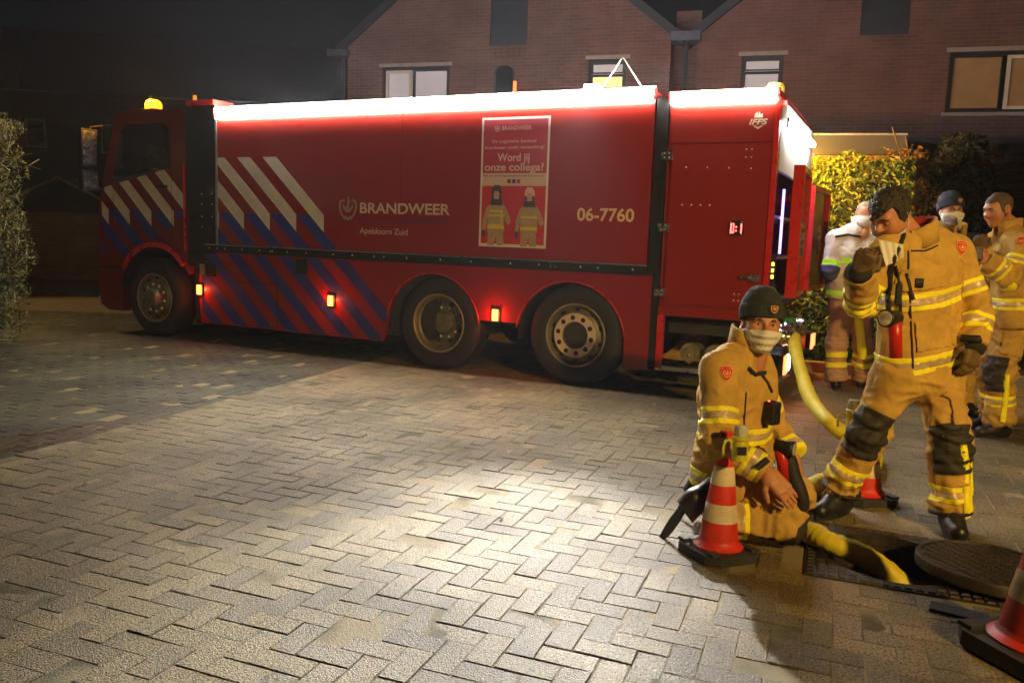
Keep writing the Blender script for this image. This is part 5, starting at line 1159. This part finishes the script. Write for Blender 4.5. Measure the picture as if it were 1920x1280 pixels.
def dressed(name, label, J, coat, trous, h=.009, seed=1, cuff=.066, hem=.13, bulk=1.0, hemn=None, amp=.006, group=None):
    base = V(J['pel'].x, J['pel'].y, 0); person = thing(name, label, 'person', (0, 0, 0), 0, group)
    lat = (J['shL'] - J['shR']).normalized(); upv = (J['nek'] - J['pel']).normalized(); lat = (lat - upv * lat.dot(upv)).normalized(); fw = lat.cross(upv)
    b = bulk; tor = []
    for s in (-1, 1):
        tor += [cone(J['pel'] + lat * s * .100, J['che'] + lat * s * .105, .130 * b, .125 * b, .05), cone(J['che'] + lat * s * .105, J['nek'] + lat * s * .10 - upv * .085, .125 * b, .085 * b, .05)]
        sh = J['shL'] if s > 0 else J['shR']; tor += [cone(J['nek'] + lat * s * .05 - upv * .03, sh, .070, .074, .05)]
        tor += [cone(J['pel'] + lat * s * .100, J['pel'] + lat * s * .105 - upv * (hem + .05), .130 * b, .138 * b, .05)]
    tor += [cone(J['pel'] + fw * .02, J['che'] + fw * .015, .135 * b, .135 * b, .05)]
    for p in tor: p['c0'] = 0
    groups = [dict(prims=tor, cuts=[(J['pel'] - upv * hem, -(hemn or upv))])]; joints = []
    for s in 'LR':
        sh, el, wr = J['sh' + s], J['el' + s], J['wr' + s]; l1 = (el - sh).length
        groups.append(dict(prims=[cone(sh, el, .080 * b, .070 * b, .04), cone(el, wr, .070 * b, cuff, .04, c0=l1)], cuts=[(wr, (wr - el).normalized())], kk=.045)); joints.append((el, .12))
    jac = Garment(person, 'jacket', groups, coat, h, amp, seed, joints); jac.lat, jac.up, jac.fw = lat, upv, fw; jac.h = (jac.V - a3(J['pel'])) @ a3(upv)
    if trous is not None:
        g2 = [dict(prims=[cone(J['hiL'], J['hiR'], .140 * b, .140 * b, .05), cone(J['pel'] - upv * .02, J['pel'] + upv * .06, .145 * b, .14 * b, .05)])]; joints = []
        for s in 'LR':
            hi, kn, an = J['hi' + s], J['kn' + s], J['an' + s]; l1 = (kn - hi).length
            g2.append(dict(prims=[cone(hi, kn, .122 * b, .092 * b, .05), cone(kn, an, .092 * b, .098 * b, .04, c0=l1)], cuts=[(an + V(0, 0, 0), (an - kn).normalized())], kk=.04)); joints += [(kn, .13), (an, .14)]
        tr = Garment(person, 'trousers', g2, trous, h, amp, seed + 20, joints)
    else: tr = None
    # the continuous body under the clothes
    bp_ = [cone(J['pel'], J['che'], .115, .125, .05), cone(J['che'], J['nek'] - upv * .05, .125, .06, .05), cone(J['nek'] - upv * .05, J['nek'] + (J.get('hd', J['nek'] + upv * .12) - J['nek']) * .55, .056, .050, .03)]
    for s in 'LR':
        bp_ += [cone(J['nek'] - upv * .06, J['sh' + s], .06, .055, .04), cone(J['sh' + s], J['el' + s], .05, .04, .03), cone(J['el' + s], J['wr' + s], .04, .028, .03)]
        if trous is not None: bp_ += [cone(J['hi' + s], J['kn' + s], .08, .06, .04), cone(J['kn' + s], J['an' + s], .06, .045, .03)]
    for p in bp_[:2] + bp_[3:]: p['ra'] *= .78; p['rb'] *= .78
    Vt, Q, *_ = solve([dict(prims=bp_)], .016)
    return person, jac, tr, [(Vt, Q)]
def body_mesh(person, parts, skin):
    VS, QS, o = [], [], 0
    for v, q in parts: VS.append(v); QS.append(q + o); o += len(v)
    return npmesh('body', np.concatenate(VS), np.concatenate(QS), skin, person)
def collar(person, jac, c, axis, r=.082, hgt=.085, tilt=.0, lining=None, open_dir=None, m=None):
    u, w = frame_of(axis); ax = Vector(axis).normalized(); vs, fs = [], []; n = 30
    fwd = Vector(open_dir or jac.fw); fwd = (fwd - ax * fwd.dot(ax)).normalized(); sd = ax.cross(fwd)
    ring = []
    for i in range(n + 1):
        a = R(-165 + 330 * i / n) ; dr = -fwd * math.cos(a) + sd * math.sin(a); wob = .006 * math.sin(a * 3.1)
        hh = hgt * (1 - .30 * (abs(a) / R(165)) ** 3)
        ring.append([c + dr * (r * 1.14 + wob) - ax * .03, c + dr * (r * 1.16 + wob) + ax * hh, c + dr * (r * 1.04 + wob) + ax * (hh + .004), c + dr * r + ax * -.03])
    for R_ in ring: vs += R_
    for i in range(n):
        for k in range(4): fs.append((4*i+k, 4*i+(k+1) % 4, 4*i+4+(k+1) % 4, 4*i+4+k))
    mi = [1 if (k == 2 and lining) else 0 for i in range(n) for k in range(4)]
    fs += [(0, 1, 2, 3), (4*n+3, 4*n+2, 4*n+1, 4*n)]; mi += [0, 0]
    return mesh('collar', vs, fs, [m or jac.o.data.materials[0], lining or m_tan], person, True, mi)
def gadget(person, name, p, n, sz, m, up=V(0, 0, 1), bevel=.006):
    r = n.cross(up).normalized(); u = r.cross(n); M = basis(r, n, u, p); bm = bmesh.new(); bm_box(bm, -sz[0]/2, sz[0]/2, -.01, sz[1], -sz[2]/2, sz[2]/2, M)
    return bmobj(name, bm, m, person, False, bevel)
def torch(person, p, d, up, s=1.0):
    d = Vector(d).normalized(); tb = tube('torch', [p - up * .16 * s, p + up * .02 * s], .026 * s, m_torch, person, 14); v, f = tube_geo([p + up * .005 - d * .02, p + up * .005 + d * .045 * s, p + up * .005 + d * .065 * s], [.028 * s, .034 * s, .037 * s], 16); mesh('torch_head', v, f, m_blk, tb, True)
    v, f = tube_geo([p + up * .005 + d * .0655 * s, p + up * .005 + d * .068 * s], [.031 * s, .029 * s], 16); mesh('torch_lens', v, f, m_lens, tb, True)
    return tb

# ---- kneeling firefighter
J = dict(pel=at(1372, 868, 3.86), che=at(1384, 735, 3.86), nek=at(1398, 652, 3.84), shR=at(1346, 694, 3.72), shL=at(1416, 696, 3.97), elR=at(1349, 832, 3.60), wrR=at(1433, 884, 3.52), elL=at(1446, 800, 4.12), wrL=at(1488, 852, 3.98),
         hiR=at(1372, 898, 3.74), knR=at(1468, 974, 3.62), anR=at(1335, 968, 3.66), hiL=at(1376, 893, 3.98), knL=at(1488, 930, 4.06), anL=at(1352, 945, 4.02))
K, kj, kt, kb_ = dressed('person', 'kneeling firefighter in dark beanie and paper mask beside the manhole', J, m_tan, m_tan2, .0085, 1, hem=.10, amp=.0115, bulk=.93)
HM = look_basis(at(1427, 606, 3.79), V(-.05, -1, -.02), V(.06, 0, 1)); kb_ += head(K, HM, m_skin, hat=m_knit, mask=(m_mask, 0))
hf = hand_frame(J['wrR'] + (J['wrR'] - J['elR']).normalized() * .025, at(1474, 928, 3.46) - J['wrR'], V(-.1, -.75, .75)); kb_.append(hand(hf, .14, spread=.10, thumb=.2))
hf = hand_frame(J['wrL'] + V(0, 0, -.02), V(.15, -.25, -.9), V(.5, -.8, .1)); kb_.append(hand(hf, .35, thumb=.6))
body_mesh(K, kb_, m_skin)
collar(K, kj, at(1402, 645, 3.83), V(.12, -.12, 1), .084, .075, lining=m_lining, open_dir=V(.8, -.6, 0))
kj.tape([2], .215); kj.tape([1], .215); kj.tape([2], (J['elR'] - J['shR']).length + .16); kj.tape([1], (J['elL'] - J['shL']).length + .16)
kj.tape([0], .17, kj.h); kj.tape([0], -.045, kj.h)
l1 = (J['knR'] - J['hiR']).length; kt.tape([2], l1 + .20); kt.tape([1], (J['knL'] - J['hiL']).length + .20)
kt.patch('knee_pad', [2], l1 - .10, l1 + .10, V(.7, -.2, -.7), .55, m_pad, .008)
for p, q in (((1338, 972, 3.66), (1262, 988, 3.72)), ((1345, 948, 4.0), (1290, 972, 4.02))):
    a, t = at(*p), at(*q); boot(K, at(p[0] - 34, p[1] - 34, p[2]), V(t.x, t.y, .02), up=V(.75, 0, .55))
kt.patch('cargo_pocket', [2], .10, .26, V(-.1, -1, .3), .72, m_tan2, .010)
fr_ = kj.N0 @ a3(V(.75, -.62, 0).normalized()); band('chest_pocket', kj.V, kj.N, kj.Q, [(kj.fld([0], kj.h), .02, .12), (fr_, .80, 2)], .010, m_tan, kj.o)
kj.shield(1362, 699, .062)
kj.strip('seam', [(1398, 735), (1395, 790), (1397, 862)], .003, m_strap); kj.strip('harness_strap', [(1425, 700), (1438, 718), (1446, 735)], .007, m_strap, .006); kj.strip('pocket_flap', [(1402, 690), (1415, 703), (1434, 698)], .009, m_strap, .006)
kj.strip('sleeve_tab', [(1417, 877), (1438, 862)], .014, m_strap, .006); kj.strip('trouser_pocket', [(1385, 925), (1408, 905)], .008, m_strap)
p, n = kj.hit(1440, 768)
if p is not None: g = gadget(K, 'radio', at(1441, 772, 3.74), V(.55, -.83, 0), (.062, .05, .11), m_blk, bevel=.012); lathe('radio_lamp', [(.006, 0), (.001, .004)], m_redl, g, 8, 'z', at(1442, 752, 3.68))
torch(K, at(1462, 838, 3.60), V(.75, -.5, -.05), V(-.25, .0, 1).normalized())
tube('hanging_glove', smooth_path([at(1478, 850, 3.62), at(1486, 890, 3.60), at(1500, 925, 3.58), at(1507, 958, 3.58)], 5), [.024, .03, .034, .036, .036, .036, .036, .036, .036, .035, .034, .034, .033, .03, .026, .016], m_strap, K, 10)

# ---- standing firefighter bent over his raised glove
J = dict(pel=at(1722, 652, 4.10), che=at(1722, 515, 4.08), nek=at(1722, 440, 4.05), hd=at(1670, 402, 3.99), shL=at(1790, 468, 4.16), elL=at(1828, 574, 4.10), wrL=at(1824, 648, 4.00), shR=at(1664, 472, 3.96), elR=at(1616, 566, 3.98), wrR=at(1612, 512, 3.80),
         hiL=at(1756, 705, 4.14), knL=at(1780, 832, 4.00), anL=at(1782, 958, 3.97), hiR=at(1684, 705, 4.06), knR=at(1628, 808, 4.06), anR=at(1577, 915, 4.16))
Mn, mj, mt, mb = dressed('person', 'standing firefighter with dark curly hair and lowered mask holding glove to his chin', J, m_tan, m_tan2, .0085, 40, hem=.145, amp=.0115, bulk=.88, hemn=V(.10, -.02, 1).normalized())
HM = look_basis(at(1670, 402, 3.99), V(-.74, -.42, -.55), V(.10, .0, 1)); mb += head(Mn, HM, m_skin, hair=('curly', m_hair), mask=(m_mask, -.036), eyes='closed')
body_mesh(Mn, mb, m_skin)
collar(Mn, mj, at(1718, 446, 4.05), V(-.28, -.12, 1), .090, .080, lining=m_lining, open_dir=V(-.75, -.65, 0))
hf = hand_frame(J['wrR'] + V(0, 0, -.005), at(1632, 455, 3.74) - J['wrR'], V(-.45, -.85, .1)); v, q = hand(hf, (1.15, 1.25, .7), thumb=.9, fat=1.28, s=1.08); npmesh('glove', v, q, m_glove, Mn)
hf = hand_frame(J['wrL'] + V(0, 0, .01), at(1812, 735, 3.95) - J['wrL'], V(.35, -.9, .1)); v, q = hand(hf, (.35, .45, .4), thumb=.5, fat=1.3, s=1.1); npmesh('glove', v, q, m_glove, Mn)
for wr, el, nm in ((J['wrL'], J['elL'], 1), (J['wrR'], J['elR'], 1)):
    d = (wr - el).normalized(); tube('knit_cuff', [wr - d * .01, wr + d * .035], [.060, .052], m_cuff, Mn, 18)
mj.tape([1], .20); mj.tape([2], .20); mj.tape([1], (J['elL'] - J['shL']).length + .10); mj.tape([2], (J['elR'] - J['shR']).length + .05)
mj.tape([0], .265, mj.h, w=.082); mj.tape([0], -.045, mj.h, w=.09)
lL, lR = (J['knL'] - J['hiL']).length, (J['knR'] - J['hiR']).length
mt.tape([1], lL + .24); mt.tape([2], lR + .24, w=.085)
mt.patch('knee_pad', [1], lL - .09, lL + .13, V(-.25, -1, 0), .50, m_pad, .007); mt.patch('knee_pad', [2], lR - .11, lR + .11, V(-.45, -.9, 0), .45, m_pad, .007)
mt.strip('side_stripe', [(1805, 832), (1812, 880), (1812, 968)], .016, m_yel, .004); mt.strip('side_stripe', [(1819, 860), (1821, 900), (1820, 968)], .008, m_yel, .004)
boot(Mn, J['anL'] + V(0, 0, .0), V(J['anL'].x - .06, J['anL'].y - .25, 0)); boot(Mn, J['anR'], V(J['anR'].x - .20, J['anR'].y - .14, 0))
for an, kn in ((J['anL'], J['knL']), (J['anR'], J['knR'])): d = (an - kn).normalized(); tube('trouser_hem', [an - d * .012, an + d * .004], .101, m_strap, Mn, 24)
mt.patch('cargo_pocket', [1], .10, .27, V(.55, -.83, 0), .72, m_tan2, .011)
fr_ = mj.N0 @ a3(V(.05, -1, 0).normalized()); band('chest_pocket', mj.V, mj.N, mj.Q, [(mj.fld([0], mj.h), .325, .43), (fr_, .86, 2)], .009, m_tan, mj.o); band('hip_pocket', mj.V, mj.N, mj.Q, [(mj.fld([0], mj.h), .03, .17), (mj.N0 @ a3(V(.45, -.9, 0).normalized()), .88, 2)], .010, m_tan, mj.o)
mj.shield(1803, 464, .062)
mj.strip('zip_flap', [(1702, 470), (1706, 560), (1712, 690)], .004, m_strap, .003); mj.strip('pocket_seam', [(1708, 470), (1735, 470), (1758, 460)], .0035, m_strap, .003); mj.strip('lanyard', [(1695, 440), (1680, 478), (1666, 510), (1668, 560)], .008, m_strap, .008)
mj.strip('harness_strap', [(1668, 505), (1666, 560), (1668, 590)], .012, m_strap, .006); mj.strip('cord', [(1678, 498), (1688, 540), (1690, 608)], .006, m_strap, .007); mj.strip('radio_strap', [(1700, 512), (1706, 545), (1712, 562)], .008, m_strap, .006)
mj.strip('pocket_tab', [(1714, 530), (1729, 530)], .022, m_strap, .006); mj.strip('sleeve_tab', [(1803, 634), (1838, 636)], .016, m_strap, .006)
p, n = mj.hit(1655, 462)
fl = []; nu, nv = 14, 8
for a in range(nu + 1):
    for b in range(nv + 1):
        u_, v_ = a / nu, b / nv; tp = at(1646, 449, 3.84).lerp(at(1692, 458, 3.87), u_); bt_ = at(1660, 500, 3.85).lerp(at(1694, 482, 3.88), u_); q = tp.lerp(bt_, v_) + V(0, -.010 * math.sin(u_ * 21 + v_), 0); fl.append(q)
mesh('mask_flap', fl + [q + V(0, .003, 0) for q in fl], [(a*(nv+1)+b, a*(nv+1)+b+1, (a+1)*(nv+1)+b+1, (a+1)*(nv+1)+b) for a in range(nu) for b in range(nv)] + [tuple(k + len(fl) for k in (a*(nv+1)+b, (a+1)*(nv+1)+b, (a+1)*(nv+1)+b+1, a*(nv+1)+b+1)) for a in range(nu) for b in range(nv)], m_mask, Mn, True)
torch(Mn, at(1678, 598, 3.86), V(-.82, -.5, 0), V(-.12, 0, 1).normalized(), 1.15)
gadget(Mn, 'pass_alarm', at(1684, 552, 3.87), V(-.3, -.95, 0), (.028, .03, .10), m_blk)

# ---- officer in a white jacket seen from behind
J = dict(pel=at(1598, 548, 8.05), che=at(1602, 478, 8.05), nek=at(1614, 425, 8.05), shL=at(1566, 448, 8.02), elL=at(1556, 505, 7.95), wrL=at(1566, 540, 8.2), shR=at(1646, 445, 8.10), elR=at(1655, 505, 8.05), wrR=at(1650, 540, 8.2),
         hiL=at(1582, 572, 8.05), knL=at(1568, 645, 8.05), anL=at(1568, 712, 8.02), hiR=at(1612, 572, 8.05), knR=at(1620, 645, 8.05), anR=at(1616, 708, 8.15))
Wo, wj, wt, wb = dressed('person', 'officer in white jacket with lime stripes seen from behind', J, m_offw, m_lightt, .012, 70, hem=.07, amp=.006)
HM = look_basis(at(1622, 402, 8.10), V(.45, .85, -.25)); wb += head(Wo, HM, m_skin2, hair=('short', m_hairs), h=.006, eyes=False)
wb += [hand(hand_frame(J['wr' + s], (J['wr' + s] - J['el' + s]), V(0, -1, 0)), .4) for s in 'LR']; body_mesh(Wo, wb, m_skin2); collar(Wo, wj, at(1616, 420, 8.05), V(.05, 0, 1), .085, .07, m=m_offw)
for g, c in (([0], .17), ([0], -.015)): wj.tape(g, c + .13 if c > .1 else c, wj.h, w=.05, mid=False, ym=m_lime)
wj.tape([1], .25, w=.05, mid=False, ym=m_lime); wj.tape([2], .25, w=.05, mid=False, ym=m_lime)
wj.strip('yoke_piping', [(1566, 444), (1590, 440), (1625, 446)], .010, m_strap, .005); band('blue_sleeve', wj.V, wj.N, wj.Q, [(wj.fld([1]), .285, .9)], .004, mat('blue_sleeve_cloth', (.06, .07, .20), .8), wj.o)
lL = (J['knL'] - J['hiL']).length
for g in ([1], [2]): wt.tape(g, lL + .10, w=.05, mid=False); wt.tape(g, lL + .20, w=.05, mid=False)
wt.strip('side_stripe', [(1606, 568), (1612, 610), (1618, 672)], .038, m_yel, .005)
boot(Wo, J['anL'], V(J['anL'].x + .1, J['anL'].y + .2, 0), h=.01); boot(Wo, J['anR'], V(J['anR'].x + .12, J['anR'].y + .2, 0), h=.01)

# ---- firefighter in a navy beanie further back
Yb = 7.0
J = dict(pel=at(1782, 630, Yb), che=at(1782, 520, Yb), nek=at(1783, 443, Yb), shL=at(1826, 458, Yb), elL=at(1832, 520, Yb), wrL=at(1830, 580, Yb), shR=at(1738, 456, Yb), elR=at(1734, 520, Yb), wrR=at(1738, 580, Yb),
         hiL=at(1800, 640, Yb), knL=at(1803, 715, Yb), anL=at(1804, 775, Yb), hiR=at(1764, 640, Yb), knR=at(1762, 715, Yb), anR=at(1762, 772, Yb))
Bn, bj, bt, bb = dressed('person', 'firefighter in navy beanie, glasses and white mask behind the others', J, cloth('navy_jacket_cloth', (.025, .035, .085)), m_tan2, .014, 90, hem=.08)
HM = look_basis(at(1783, 396, Yb - .02), V(-.10, -1, .05)); bb += head(Bn, HM, m_skin2, hat=m_knit2, mask=(m_maskw, .004), glasses=True, h=.006)
bb += [hand(hand_frame(J['wr' + s], V(0, 0, -1), V(1 if s == 'L' else -1, 0, 0)), .3) for s in 'LR']; body_mesh(Bn, bb, m_skin2)
collar(Bn, bj, at(1783, 438, Yb), V(0, -.05, 1), .10, .10, m=m_tan)
bj.tape([0], .25, bj.h)
boot(Bn, J['anL'], J['anL'] + V(.02, -.25, -.1), h=.012); boot(Bn, J['anR'], J['anR'] + V(-.02, -.25, -.1), h=.012)

# ---- firefighter in profile at the right
Yr = 6.2
J = dict(pel=at(1892, 575, Yr), che=at(1893, 490, Yr), nek=at(1892, 432, Yr), shR=at(1916, 462, Yr - .18), shL=at(1872, 452, Yr + .18), elR=at(1895, 520, Yr - .30), wrR=at(1850, 488, Yr - .28), elL=at(1860, 515, Yr + .12), wrL=at(1838, 470, Yr - .02),
         hiR=at(1898, 600, Yr - .06), knR=at(1876, 700, Yr - .10), anR=at(1876, 795, Yr - .10), hiL=at(1880, 600, Yr + .10), knL=at(1862, 695, Yr + .14), anL=at(1866, 778, Yr + .18))
Rn, rj, rt, rb = dressed('person', 'bareheaded firefighter in profile at the right edge fiddling with his gloves', J, m_tan, m_tan2, .011, 110, hem=.14, amp=.0115)
HM = look_basis(at(1872, 392, Yr), V(-.93, -.22, -.30), V(0, 0, 1)); rb += head(Rn, HM, m_skin, hair=('short', m_hairg), h=.005)
rb += [hand(hand_frame(J['wrR'], J['wrR'] - J['elR'], V(-.2, -1, .2)), .8, thumb=.8)]; body_mesh(Rn, rb, m_skin)
v, q = hand(hand_frame(J['wrL'], V(-.2, -.2, 1), V(-.6, -.8, 0)), .9, thumb=.8, fat=1.25); npmesh('glove', v, q, m_glove, Rn)
gadget(Rn, 'hand_radio', at(1832, 478, Yr - .32), V(-.3, -.9, .2), (.06, .04, .09), m_blk)
collar(Rn, rj, at(1888, 432, Yr), V(-.1, 0, 1), .086, .085, open_dir=V(-1, -.2, 0)); rj.shield(1914, 452, .06)
rt.patch('cargo_pocket', [2], .10, .27, V(-.1, -1, 0), .75, m_tan2, .011); rj.tape([2], .17); rj.tape([1], .17); rj.tape([2], (J['elR'] - J['shR']).length + .10); rj.tape([1], (J['elL'] - J['shL']).length + .12); rj.tape([0], .04, rj.h, w=.085)
lR = (J['knR'] - J['hiR']).length; rt.tape([2], lR + .20); rt.tape([1], lR + .20); rt.patch('knee_pad', [2], lR - .12, lR + .12, V(-1, -.3, 0), .45, m_pad, .007)
rt.strip('side_stripe', [(1888, 700), (1886, 740), (1880, 790)], .018, m_yel, .004); rt.strip('cargo_flap', [(1876, 645), (1900, 640)], .012, m_strap, .004)
boot(Rn, J['anR'], V(J['anR'].x - .25, J['anR'].y - .05, 0), h=.008); boot(Rn, J['anL'], V(J['anL'].x - .25, J['anL'].y - .05, 0), h=.01)
# ------------------------------------------------------------------ traffic cones, flashers, hose
m_corange = mat('cone_orange', (.66, .030, .012), .5, var=.24, vscale=11, bump=.0008, bscale=120); m_cwhite = mat('cone_white_sleeve', (.66, .55, .38), .55, var=.20, vscale=13, bump=.0006, bscale=300)
m_cdirty = mat('cone_dirty_white', (.40, .30, .14), .6, var=.5, vscale=14); m_cored = mat('cone_dirty_red', (.34, .02, .012), .55, var=.5, vscale=14)
m_base = mat('cone_rubber_base', (.030, .032, .028), .6, var=.35, vscale=9, bump=.002, bscale=90)
def traffic_cone(label, loc, rz, hgt=.50, tilt=(0, 0), mats=None, sc=1.0):
    o, w = mats or (m_corange, m_cwhite); c = thing('traffic_cone', label, 'traffic cone', loc, rz); c.rotation_euler = (tilt[0], tilt[1], rz); c.scale = (sc, sc, sc)
    s = hgt / .50; b = .145; oct_ = [(b, -b + .05), (b, b - .05), (b - .05, b), (-b + .05, b), (-b, b - .05), (-b, -b + .05), (-b + .05, -b), (b - .05, -b)]
    bs = prism('base', oct_, .0, .04, m_base, c, .006, 'xy')
    for x, y in ((.105, .105), (-.105, .105), (.105, -.105), (-.105, -.105)): box('base_foot', x - .022, x + .022, y - .022, y + .022, .0405, .052, m_base, bs, .004)
    prof = [(.108, .040), (.110, .046), (.102, .052), (.090, .066), (.086, .075)]
    lathe('flange', prof, o, c, 48)
    rr = lambda z: (.086 + (.028 - .086) * (z - .075) / (.46 - .075))
    zs = [.075, .143, .215, .289, .364, .465]
    for i in range(5):
        z0, z1 = zs[i] * 1.0, zs[i + 1]; e = .0016 if i in (1, 3) else 0
        lathe('white_sleeve' if i in (1, 3) else 'cone_body', [(rr(z0) + e, z0 * s if i else z0), (rr(z1) + e, z1 * s)], w if i in (1, 3) else o, c, 48)
    lathe('cone_tip', [(rr(.465), .465 * s), (.026, .485 * s), (.029, .489 * s), (.029, .50 * s), (.022, .503 * s), (.020, .46 * s)], o, c, 32)
    return c
p = gnd(1345, 1038); cone1 = traffic_cone('red and white traffic cone in front of the kneeling firefighter', V(p.x, p.y, 0), R(24), .560, (R(-1), R(1.5)))
p = gnd(1622, 938); cone2 = traffic_cone('traffic cone half hidden behind the standing firefighter', V(p.x, p.y + .02, 0), R(10), .50)
p = gnd(1934, 1232); cone3 = traffic_cone('dirty scuffed traffic cone cut off at the lower right corner', V(p.x, p.y, 0), R(20), .54, (R(1), R(4)), mats=(m_cored, m_cdirty), sc=1.32)
lathe('clean_flange', [(.1105, .0402), (.1125, .0465), (.104, .0535), (.095, .062)], m_corange, cone3, 48)
m_ylw = mat('flasher_yellow', (.62, .55, .02), .45, var=.15, vscale=14); m_clear = mat('flasher_clear_dome', (.55, .55, .42), .12, var=.1, vscale=20, spec=.8)
def flasher(label, loc, s=1.0):
    f = thing('cone_flasher', label, 'warning light', loc)
    lathe('lamp_body', [(.001, 0), (.030*s, .0), (.033*s, .01), (.033*s, .075*s), (.030*s, .085*s), (.036*s, .09*s), (.036*s, .102*s), (.028*s, .106*s)], m_ylw, f, 24)
    lathe('dome', [(.028*s, .106*s), (.029*s, .125*s), (.027*s, .142*s), (.024*s, .150*s), (.001, .152*s)], m_clear, f, 24)
    for k in range(6): a = R(60 * k); tube('dome_rib', [(.0285*s*math.cos(a), .0285*s*math.sin(a), .108*s), (.0285*s*math.cos(a), .0285*s*math.sin(a), .140*s)], .0025, m_clear, f, 5)
    box('dark_plate', -.018*s, .018*s, -.036*s, -.030*s, .03*s, .065*s, m_blk, f, .003); tube('hook', smooth_path([(-.03*s, 0, .07*s), (-.055*s, 0, .085*s), (-.07*s, 0, .06*s), (-.07*s, 0, .02*s)], 4), .006*s, m_ylw, f, 6)
    return f
flasher('yellow flasher with clear dome hooked on the front cone', at(1386, 862, 3.40)).location.z -= .0
flasher('flasher with clear dome on the cone behind the standing firefighter', at(1598, 808, 4.36), 1.15)
# suction hose
m_hose = mat('yellow_hose', (.66, .54, .018), .55, var=.14, vscale=9, bump=.0015, bscale=70)
hp = [V(T0.x, T0.y, 0) + (Matrix.Rotation(TYAW, 3, 'Z') @ (OUT + V(*q))) for q in ((-.03, 0, 0), (-.09, .01, .0))]
path = hp + [at(1490, 650, 6.55), at(1500, 690, 6.2), at(1520, 748, 5.7), at(1560, 796, 5.25), gnd(1612, 830, .06), gnd(1638, 850, .06), gnd(1632, 878, .06), gnd(1590, 895, .06), gnd(1550, 900, .06), gnd(1515, 918, .06), gnd(1492, 945, .06), gnd(1496, 985, .06), gnd(1530, 1002, .065), HC + V(-.27, .03, .055), HC + V(-.13, -.04, .015), HC + V(-.02, -.11, -.06), HC + V(.03, -.15, -.22), HC + V(.04, -.16, -.6)]
hose = thing('hose', 'thick yellow hose from the truck tail down into the open manhole', 'hose')
sp = smooth_path(path, 10); rad = [0.049 + .003 * math.sin(i * .37) + .002 * math.sin(i * 1.9) for i in range(len(sp))]
tube('hose_tube', sp, rad, m_hose, hose, 18)
d = (hp[1] - hp[0]).normalized(); tube('coupling', [hp[0] - d * .10, hp[0] - d * .02, hp[0], hp[0] + d * .05], [.064, .070, .064, .058], m_steel, hose, 20)
# fallen leaf, and a dark flake put in for a hole in the paving
for x, y, lab, c in ((72, 838, 'small yellow leaf lying by the wet dark patch of paving', (.42, .30, .03)), (940, 974, 'small dark scrap laid in for a dark hole in the brightest paving', (.02, .016, .010))):
    p = gnd(x, y); l = .026; vs = [(-l, 0, .0), (-.3 * l, .4 * l, .006), (.5 * l, .3 * l, .004), (l, 0, .007), (.4 * l, -.35 * l, .003), (-.4 * l, -.3 * l, .005)]
    o = mesh('leaf_and_hole_flake', vs, [(0, 1, 2, 3), (0, 3, 4, 5)], leaf_mat('leaf_and_flake', c)); o.location = (p.x, p.y, .004); o.rotation_euler = (0, 0, x * .7); tag(o, lab, 'leaf')
# ------------------------------------------------------------------ night air
hz = bpy.data.materials.new('night_haze'); hz.use_nodes = True; t = hz.node_tree; t.nodes.clear()
vo = t.nodes.new('ShaderNodeOutputMaterial'); pv = t.nodes.new('ShaderNodeVolumePrincipled'); pv.inputs['Density'].default_value = .0011; pv.inputs['Color'].default_value = (.9, .93, 1, 1); pv.inputs['Anisotropy'].default_value = .3
t.links.new(pv.outputs[0], vo.inputs['Volume'])
tag(box('haze', -45, 45, -12, 48, -2.2, 12.5, hz), kind='stuff')
